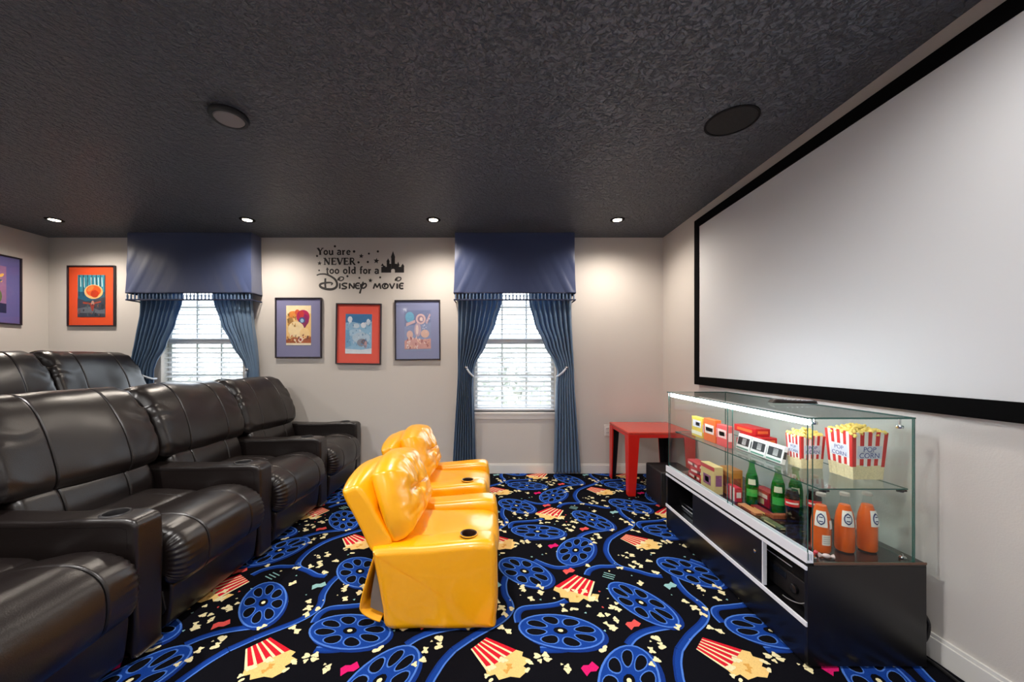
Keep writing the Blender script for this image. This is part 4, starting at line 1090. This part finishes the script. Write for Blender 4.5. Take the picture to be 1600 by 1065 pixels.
popcorn_box(1.418, 1.70, SHZ + .0012, .094, .075, .145, 'small striped popcorn bucket left of the large one on the glass shelf', 1.18, 2)

# ------------------------------------------------------------------ bottles
def bottle(x, y, z, liquid, glass, label_c, label, kind='orange', cap=(200, 190, 180), lv=.186, rot=0.0, grp=None):
    t = thing('soda_bottle', (x, y, z), label, 'bottle', grp)
    R = .0335 if kind == 'orange' else .031
    prof = [(0, .002), (R*.9, .002), (R, .010), (R, .085), (R*.985, .118), (R*.86, .150), (R*.58, .180), (.0135, .202), (.012, .224), (.0145, .226), (.0145, .232)]
    if kind == 'cola': prof = [(0, .002), (R*.88, .002), (R*.95, .012), (R*.84, .045), (R*1.0, .080), (R*1.0, .118), (R*.80, .145), (R*.5, .172), (.0125, .195), (.012, .215), (.0145, .217), (.0145, .224)]
    bm = B(); n = 40; rings = []
    for i, (r, h) in enumerate(prof):
        ring = []
        for k in range(n):
            rr = r * (1 + (.018*math.cos(10*2*PI*k/n) if (kind == 'orange' and .008 < h < .10) or (kind == 'cola' and .01 < h < .07) else 0))
            ring.append(bm.verts.new((x + rr*math.cos(2*PI*k/n + rot), y + rr*math.sin(2*PI*k/n + rot), z + h)))
        rings.append(ring)
    for a, b in zip(rings, rings[1:]):
        for k in range(n):
            if a[k].co == a[(k+1) % n].co: continue
            bm.faces.new((a[k], a[(k+1) % n], b[(k+1) % n], b[k]))
    bmesh.ops.remove_doubles(bm, verts=bm.verts[:], dist=1e-5)
    obj('glass', bm, glass, t, ang=0)
    lp = [(r*.93, h + .002) for r, h in prof if h < lv and r > 0]
    obj('drink', _shift(lathe(B(), [(0, lp[0][1])] + lp + [(lp[-1][0]*.96, lv), (0, lv)], x, y, 32, cap=False), z), liquid, t)
    obj('cap', _shift(lathe(B(), [(.0160, .0), (.0165, .002), (.0155, .011), (0, .013)], x, y, 20, cap=False), z + prof[-1][1] - .009), mat('cap_%d' % cap[0], cap, .35, metal=.3), t)
    def patch(a0, a1, z0, z1, rgb, name, par, off=.0006, shape_=None):
        bm = B(); m = 14; rows = []
        for q in range(7):
            h = z0 + (z1 - z0)*q/6; r = None
            for (r1, h1), (r2, h2) in zip(prof, prof[1:]):
                if h1 <= h <= h2: r = r1 + (r2-r1)*(h-h1)/max(1e-6, h2-h1)
            row = []
            for k in range(m + 1):
                u = k/m*2 - 1
                if shape_ == 'round': u *= math.sqrt(max(0.02, 1 - (2*q/6 - 1)**2))
                a = (a0 + a1)/2 + (a1 - a0)/2*u
                rr = r*1.02 + off
                row.append(bm.verts.new((x + rr*math.cos(a), y + rr*math.sin(a), z + h)))
            rows.append(row)
        for a, b in zip(rows, rows[1:]):
            for k in range(m): bm.faces.new((a[k], a[k+1], b[k+1], b[k]))
        return obj(name, bm, mat('label_%d_%d_%d' % rgb, rgb, .5), par, ang=0)
    f = math.atan2(-y, -x) + rot
    if kind == 'orange':
        l = patch(f - .62, f + .62, .108, .168, (244, 236, 228), 'front_label', t)
        patch(f - .42, f + .42, .116, .160, (46, 60, 110), 'emblem', l, .0012, 'round')
        patch(f - .30, f + .30, .122, .154, (238, 238, 240), 'emblem_centre', l, .0018, 'round')
        for a, b in ((.128, .132), (.144, .148)): patch(f - .18, f + .18, a, b, (40, 50, 100), 'emblem_stroke', l, .0024)
        patch(f + .85, f + 1.25, .102, .135, (244, 232, 224), 'side_label', t)
    elif kind == 'cola':
        l = patch(f - 1.0, f + 1.0, .082, .114, (206, 36, 40), 'front_label', t)
        patch(f - .8, f + .8, .094, .102, (244, 226, 222), 'label_band', l, .0012)
    else:
        l = patch(f - .8, f + .8, .05, .088, (60, 170, 70), 'front_label', t)
        patch(f - .55, f + .55, .112, .140, (226, 222, 190), 'neck_label', t)
    return t, patch, f
def _shift(bm, dz): bm.transform(Matrix.Translation((0, 0, dz))); return bm
orange = mat('orange_soda', (240, 100, 2), .3, spec=.4)
gclear = glass_mat('bottle_glass', (.96, .97, .97), .07, .04); ggreen = glass_mat('green_bottle_glass', (.35, .78, .42), .14, .04)
cola = mat('cola', (22, 10, 8), .1, coat=.5); lime = mat('green_soda', (36, 120, 46), .15, coat=.5)
ob = 'orange sodas at the near end of the case'
t1, patch, f = bottle(1.300, 1.481, DZ + .001, orange, gclear, None, 'orange soda bottle with a square white label, nearest the front corner of the case', rot=.0, grp=ob)
patch(f + .1, f + .95, .038, .078, (232, 222, 210), 'square_label', t1)
for k in range(4): patch(f + .2, f + .85, .045 + k*.008, .047 + k*.008, (150, 150, 156), 'label_print', t1, .0012)
bottle(1.398, 1.484, DZ + .001, orange, gclear, None, 'orange soda bottle with a round blue emblem, middle one of three', rot=.35, grp=ob)
bottle(1.492, 1.487, DZ + .001, orange, gclear, None, 'orange soda bottle with its label turned aside, under the large popcorn bucket', rot=.95, grp=ob)
bottle(1.395, 1.745, DZ + .001, cola, gclear, None, 'dark cola bottle with a red label, standing nearest the front glass', 'cola', (200, 40, 40), .155, grp='cola bottles')
bottle(1.490, 1.735, DZ + .001, cola, gclear, None, 'dark cola bottle with a red label behind the orange sodas', 'cola', (200, 40, 40), .155, grp='cola bottles')
bottle(1.355, 1.963, DZ + .001, lime, ggreen, None, 'green soda bottle beside the brown paper bag', 'green', (60, 130, 60), .16, grp='green bottles')
bottle(1.405, 1.845, DZ + .001, lime, ggreen, None, 'green soda bottle just behind the nearer cola bottle', 'green', (60, 130, 60), .16, grp='green bottles')
bottle(1.480, 1.830, DZ + .001, lime, ggreen, None, 'green soda bottle next to the cola at the back glass', 'green', (60, 130, 60), .16, grp='green bottles')

# ------------------------------------------------------------------ sweets and cartons
def carton(name, x0, x1, y0, y1, z0, z1, rgb, bands, label, cat, grp=None, rotz=0.0, lean=0.0):
    cx, cy = (x0+x1)/2, (y0+y1)/2
    t = thing(name, (cx, cy, z0), label, cat, grp)
    o = obj('carton_body', nb(x0, x1, y0, y1, z0, z1), mat('carton_%d_%d_%d' % rgb, rgb, .4), t, bevel=.0015)
    hx, hz = x1 - x0, z1 - z0
    for nm, u0, u1, v0, v1, c in bands:   # on the face turned to the room (-x) and a strip over the near end (-y)
        bm = B(); W = y1 - y0
        box(bm, x0 - .0009, x0 - .0002, y0 + W*u0, y0 + W*u1, z0 + hz*v0, z0 + hz*v1)
        obj(nm, bm, mat('print_%d_%d_%d' % c, c, .45), o, smooth=False)
    if hx > .02 and bands:
        c = bands[0][5]; bm = B(); box(bm, x0 + hx*.15, x1 - hx*.15, y0 - .0009, y0 - .0002, z0 + hz*.3, z0 + hz*.7); obj('end_print', bm, mat('print_%d_%d_%d' % c, c, .45), o, smooth=False)
    if rotz or lean: t.rotation_euler = (0, lean, rotz)
    return t
S0 = SHZ + .001; D0 = DZ + .001
carton('candy_box', 1.275, 1.305, 2.30, 2.42, S0, S0 + .125, (246, 214, 84), [('print_patch', .1, .9, .5, .85, (226, 226, 240)), ('print_band', .0, 1, .12, .3, (250, 246, 226)), ('print_mark', .2, .6, .58, .76, (70, 70, 140))], 'tall yellow candy box at the far end of the glass shelf', 'candy box')
carton('candy_box', 1.275, 1.31, 2.16, 2.28, S0, S0 + .135, (240, 108, 40), [('print_patch', .12, .88, .35, .75, (244, 226, 220)), ('print_mark', .2, .8, .45, .62, (190, 40, 60))], 'tall orange candy box beside the yellow one on the glass shelf', 'candy box')
carton('candy_box', 1.275, 1.31, 2.045, 2.145, S0, S0 + .12, (236, 84, 84), [('print_patch', .1, .9, .4, .8, (250, 206, 200)), ('print_mark', .25, .75, .5, .7, (200, 30, 50))], 'tall coral red candy box, between the orange box and the white packs', 'candy box')
for k, (dy, dz) in enumerate(((0, 0), (-.03, .0385), (.02, .077))):
    carton('candy_box', 1.40, 1.48, 1.98 + dy, 2.16 + dy, S0 + dz, S0 + dz + .038, (206, 30, 34), [('print_band', .15, .85, .3, .7, (246, 120, 60))],
           ('flat red candy box at the bottom of the shelf stack', 'flat red candy box in the middle of the shelf stack', 'flat red candy box on top of the shelf stack')[k], 'candy box', 'stacked red candy boxes')
for k, y in enumerate((2.00, 1.885, 1.775)):
    carton('candy_pack', 1.325, 1.345, y - .052, y + .052, S0, S0 + .085, (232, 232, 228), [('print_panel', .08, .92, .3, .8, (40, 44, 46)), ('print_slash', .3, .6, .35, .75, (236, 236, 236)), ('print_foot', .05, .95, .06, .16, (90, 140, 120))],
           ('white candy pack with a black panel, nearest the coral red box', 'white candy pack with a black panel, middle of the three', 'white candy pack with a black panel, nearest the popcorn')[k], 'candy pack', 'white candy packs with black panels', lean=.22)
# deck
for k, (y, z, r) in enumerate(((2.38, 0, 0), (2.35, .036, .12), (2.40, .072, -.06))):
    carton('candy_box', 1.27, 1.34, y - .075, y + .075, D0 + z, D0 + z + .035, (204, 40, 56), [('print_band', .1, .9, .3, .7, (248, 226, 222)), ('print_mark', .3, .5, .2, .8, (120, 20, 30))],
           ('red and white candy box at the bottom of the far deck stack', 'red and white candy box in the middle of the far deck stack', 'red and white candy box on top of the far deck stack')[k], 'candy box', 'red candy boxes stacked on the deck', rotz=r)
t = carton('snack_bag', 1.235, 1.285, 2.10, 2.24, D0, D0 + .155, (232, 206, 140), [('print_ring', .25, .8, .25, .62, (150, 90, 130)), ('print_centre', .38, .67, .34, .54, (244, 232, 206)), ('print_band', .0, 1, .84, .98, (214, 60, 70))], 'cream snack bag with a purple ring print, behind the front glass', 'snack bag')
carton('snack_bag', 1.31, 1.37, 2.06, 2.17, D0, D0 + .15, (202, 134, 58), [('print_patch', .15, .85, .3, .7, (150, 76, 40)), ('print_band', .0, 1, .86, .97, (226, 170, 90))], 'brown snack bag between the cream bag and the green bottle', 'snack bag')
carton('candy_box', 1.285, 1.32, 1.99, 2.07, D0, D0 + .075, (214, 50, 66), [('print_stripe', .1, .25, 0, 1, (248, 230, 228)), ('print_stripe', .45, .6, 0, 1, (248, 230, 228)), ('print_stripe', .8, .92, 0, 1, (248, 230, 228))], 'small red and white striped candy box in front of the brown bag', 'candy box')
carton('candy_box', 1.40, 1.46, 1.90, 2.02, D0, D0 + .08, (176, 22, 36), [('print_band', .1, .9, .55, .8, (250, 220, 210)), ('print_patch', .3, .55, .1, .45, (226, 206, 150))], 'dark red candy box standing behind the green bottle by the brown bag', 'candy box')
carton('candy_box', 1.33, 1.42, 1.775, 1.80, D0, D0 + .02, (170, 90, 60), [], 'small flat brown candy box lying behind the nearer cola bottle', 'candy box')
carton('candy_bar', 1.27, 1.31, 1.82, 1.95, D0, D0 + .012, (214, 140, 92), [('print_band', .2, .8, .2, .8, (120, 40, 30))], 'flat tan candy bar lying on the deck behind the front glass', 'candy bar')
carton('candy_bar', 1.325, 1.36, 1.80, 1.93, D0, D0 + .012, (150, 44, 36), [('print_band', .2, .8, .2, .8, (240, 200, 120))], 'flat dark red candy bar lying beside the tan one', 'candy bar')
carton('candy_bar', 1.27, 1.30, 1.66, 1.78, D0, D0 + .012, (90, 96, 66), [('print_band', .2, .8, .2, .8, (210, 200, 150))], 'flat olive candy bar lying on the deck before the cola bottle', 'candy bar')
def sweet(x, y, r, rgb, label, s):
    t = thing('wrapped_candy', (x, y, D0), label, 'candy', 'wrapped candies in the case corner')
    bm = B(); bmesh.ops.create_uvsphere(bm, u_segments=14, v_segments=8, radius=.011); bm.transform(Matrix.Translation((x, y, D0 + .0085)) @ Matrix.Rotation(r, 4, 'Z') @ Matrix.Diagonal((1.3, .8, .75, 1)))
    obj('sweet', bm, mat('sweet_%d' % s, rgb, .3), t)
    for q in (-1, 1):
        bm = B(); tube(bm, [(x + q*.012*math.cos(r), y + q*.012*math.sin(r), D0 + .008), (x + q*.024*math.cos(r), y + q*.024*math.sin(r), D0 + .009)], lambda i: .003 + .006*i, 8)
        obj('wrapper_twist', bm, mat('sweet_%d' % s, rgb, .3), t)
sweet(1.235, 1.445, .4, (206, 40, 60), 'red wrapped candy at the near front corner of the deck', 1)
sweet(1.275, 1.428, -.3, (240, 214, 214), 'pale pink wrapped candy in front of the first orange soda', 2)

# ------------------------------------------------------------------ on the glass top
t = thing('remote_control', (1.49, 1.86, GZ), 'dark curved remote control lying on the glass top under the screen', 'remote control')
prof = [(-.10, 0), (-.10, .010), (-.085, .020), (-.03, .017), (.04, .014), (.095, .014), (.10, .006), (.098, 0), (0, 0)]
bm = cushion(prof, -.022, .022, .006, 8, per=4); bm.transform(Matrix.Translation((1.49, 1.86, GZ + .0018)) @ Matrix.Rotation(-.12, 4, 'Z'))
rc = obj('body', bm, mat('dark_bronze_plastic', (40, 30, 28), .25), t, ang=50)
bm = B()
for k in range(5):
    for q in (-1, 1): lathe(bm, [(.004, GZ + .0185 - k*.0008), (.004, GZ + .0205 - k*.0008), (0, GZ + .0207 - k*.0008)], 1.46 + k*.022, 1.86 + q*.009 - (k*.022 - .03)*.12, 10, cap=False)
obj('buttons', bm, M_alu, t)
obj('button_plate', box(B(), 1.545, 1.580, 1.842, 1.862, GZ + .0162, GZ + .0172), M_alu, t)

# ------------------------------------------------------------------ cords by the right wall
bm = B(); tube(bm, smooth_path([(1.6225, 1.44, .20), (1.645, 1.425, .19), (1.662, 1.42, .15), (1.655, 1.42, .10), (1.64, 1.43, .06), (1.635, 1.45, .012)], 7), .006, 10)
tag(obj('power_cord', bm, M_dkplast, origin=(1.65, 1.43, .01)), 'black power cord looping out behind the display case', 'cord')
bm = B(); tube(bm, smooth_path([(1.66, 1.50, .010), (1.665, 1.40, .010), (1.655, 1.30, .010), (1.665, 1.15, .010), (1.66, .9, .010), (1.665, .5, .010)], 7), .006, 10)
tag(obj('floor_cord', bm, M_dkplast, origin=(1.66, 1.2, .004)), 'black cord lying on the carpet along the right baseboard', 'cord')
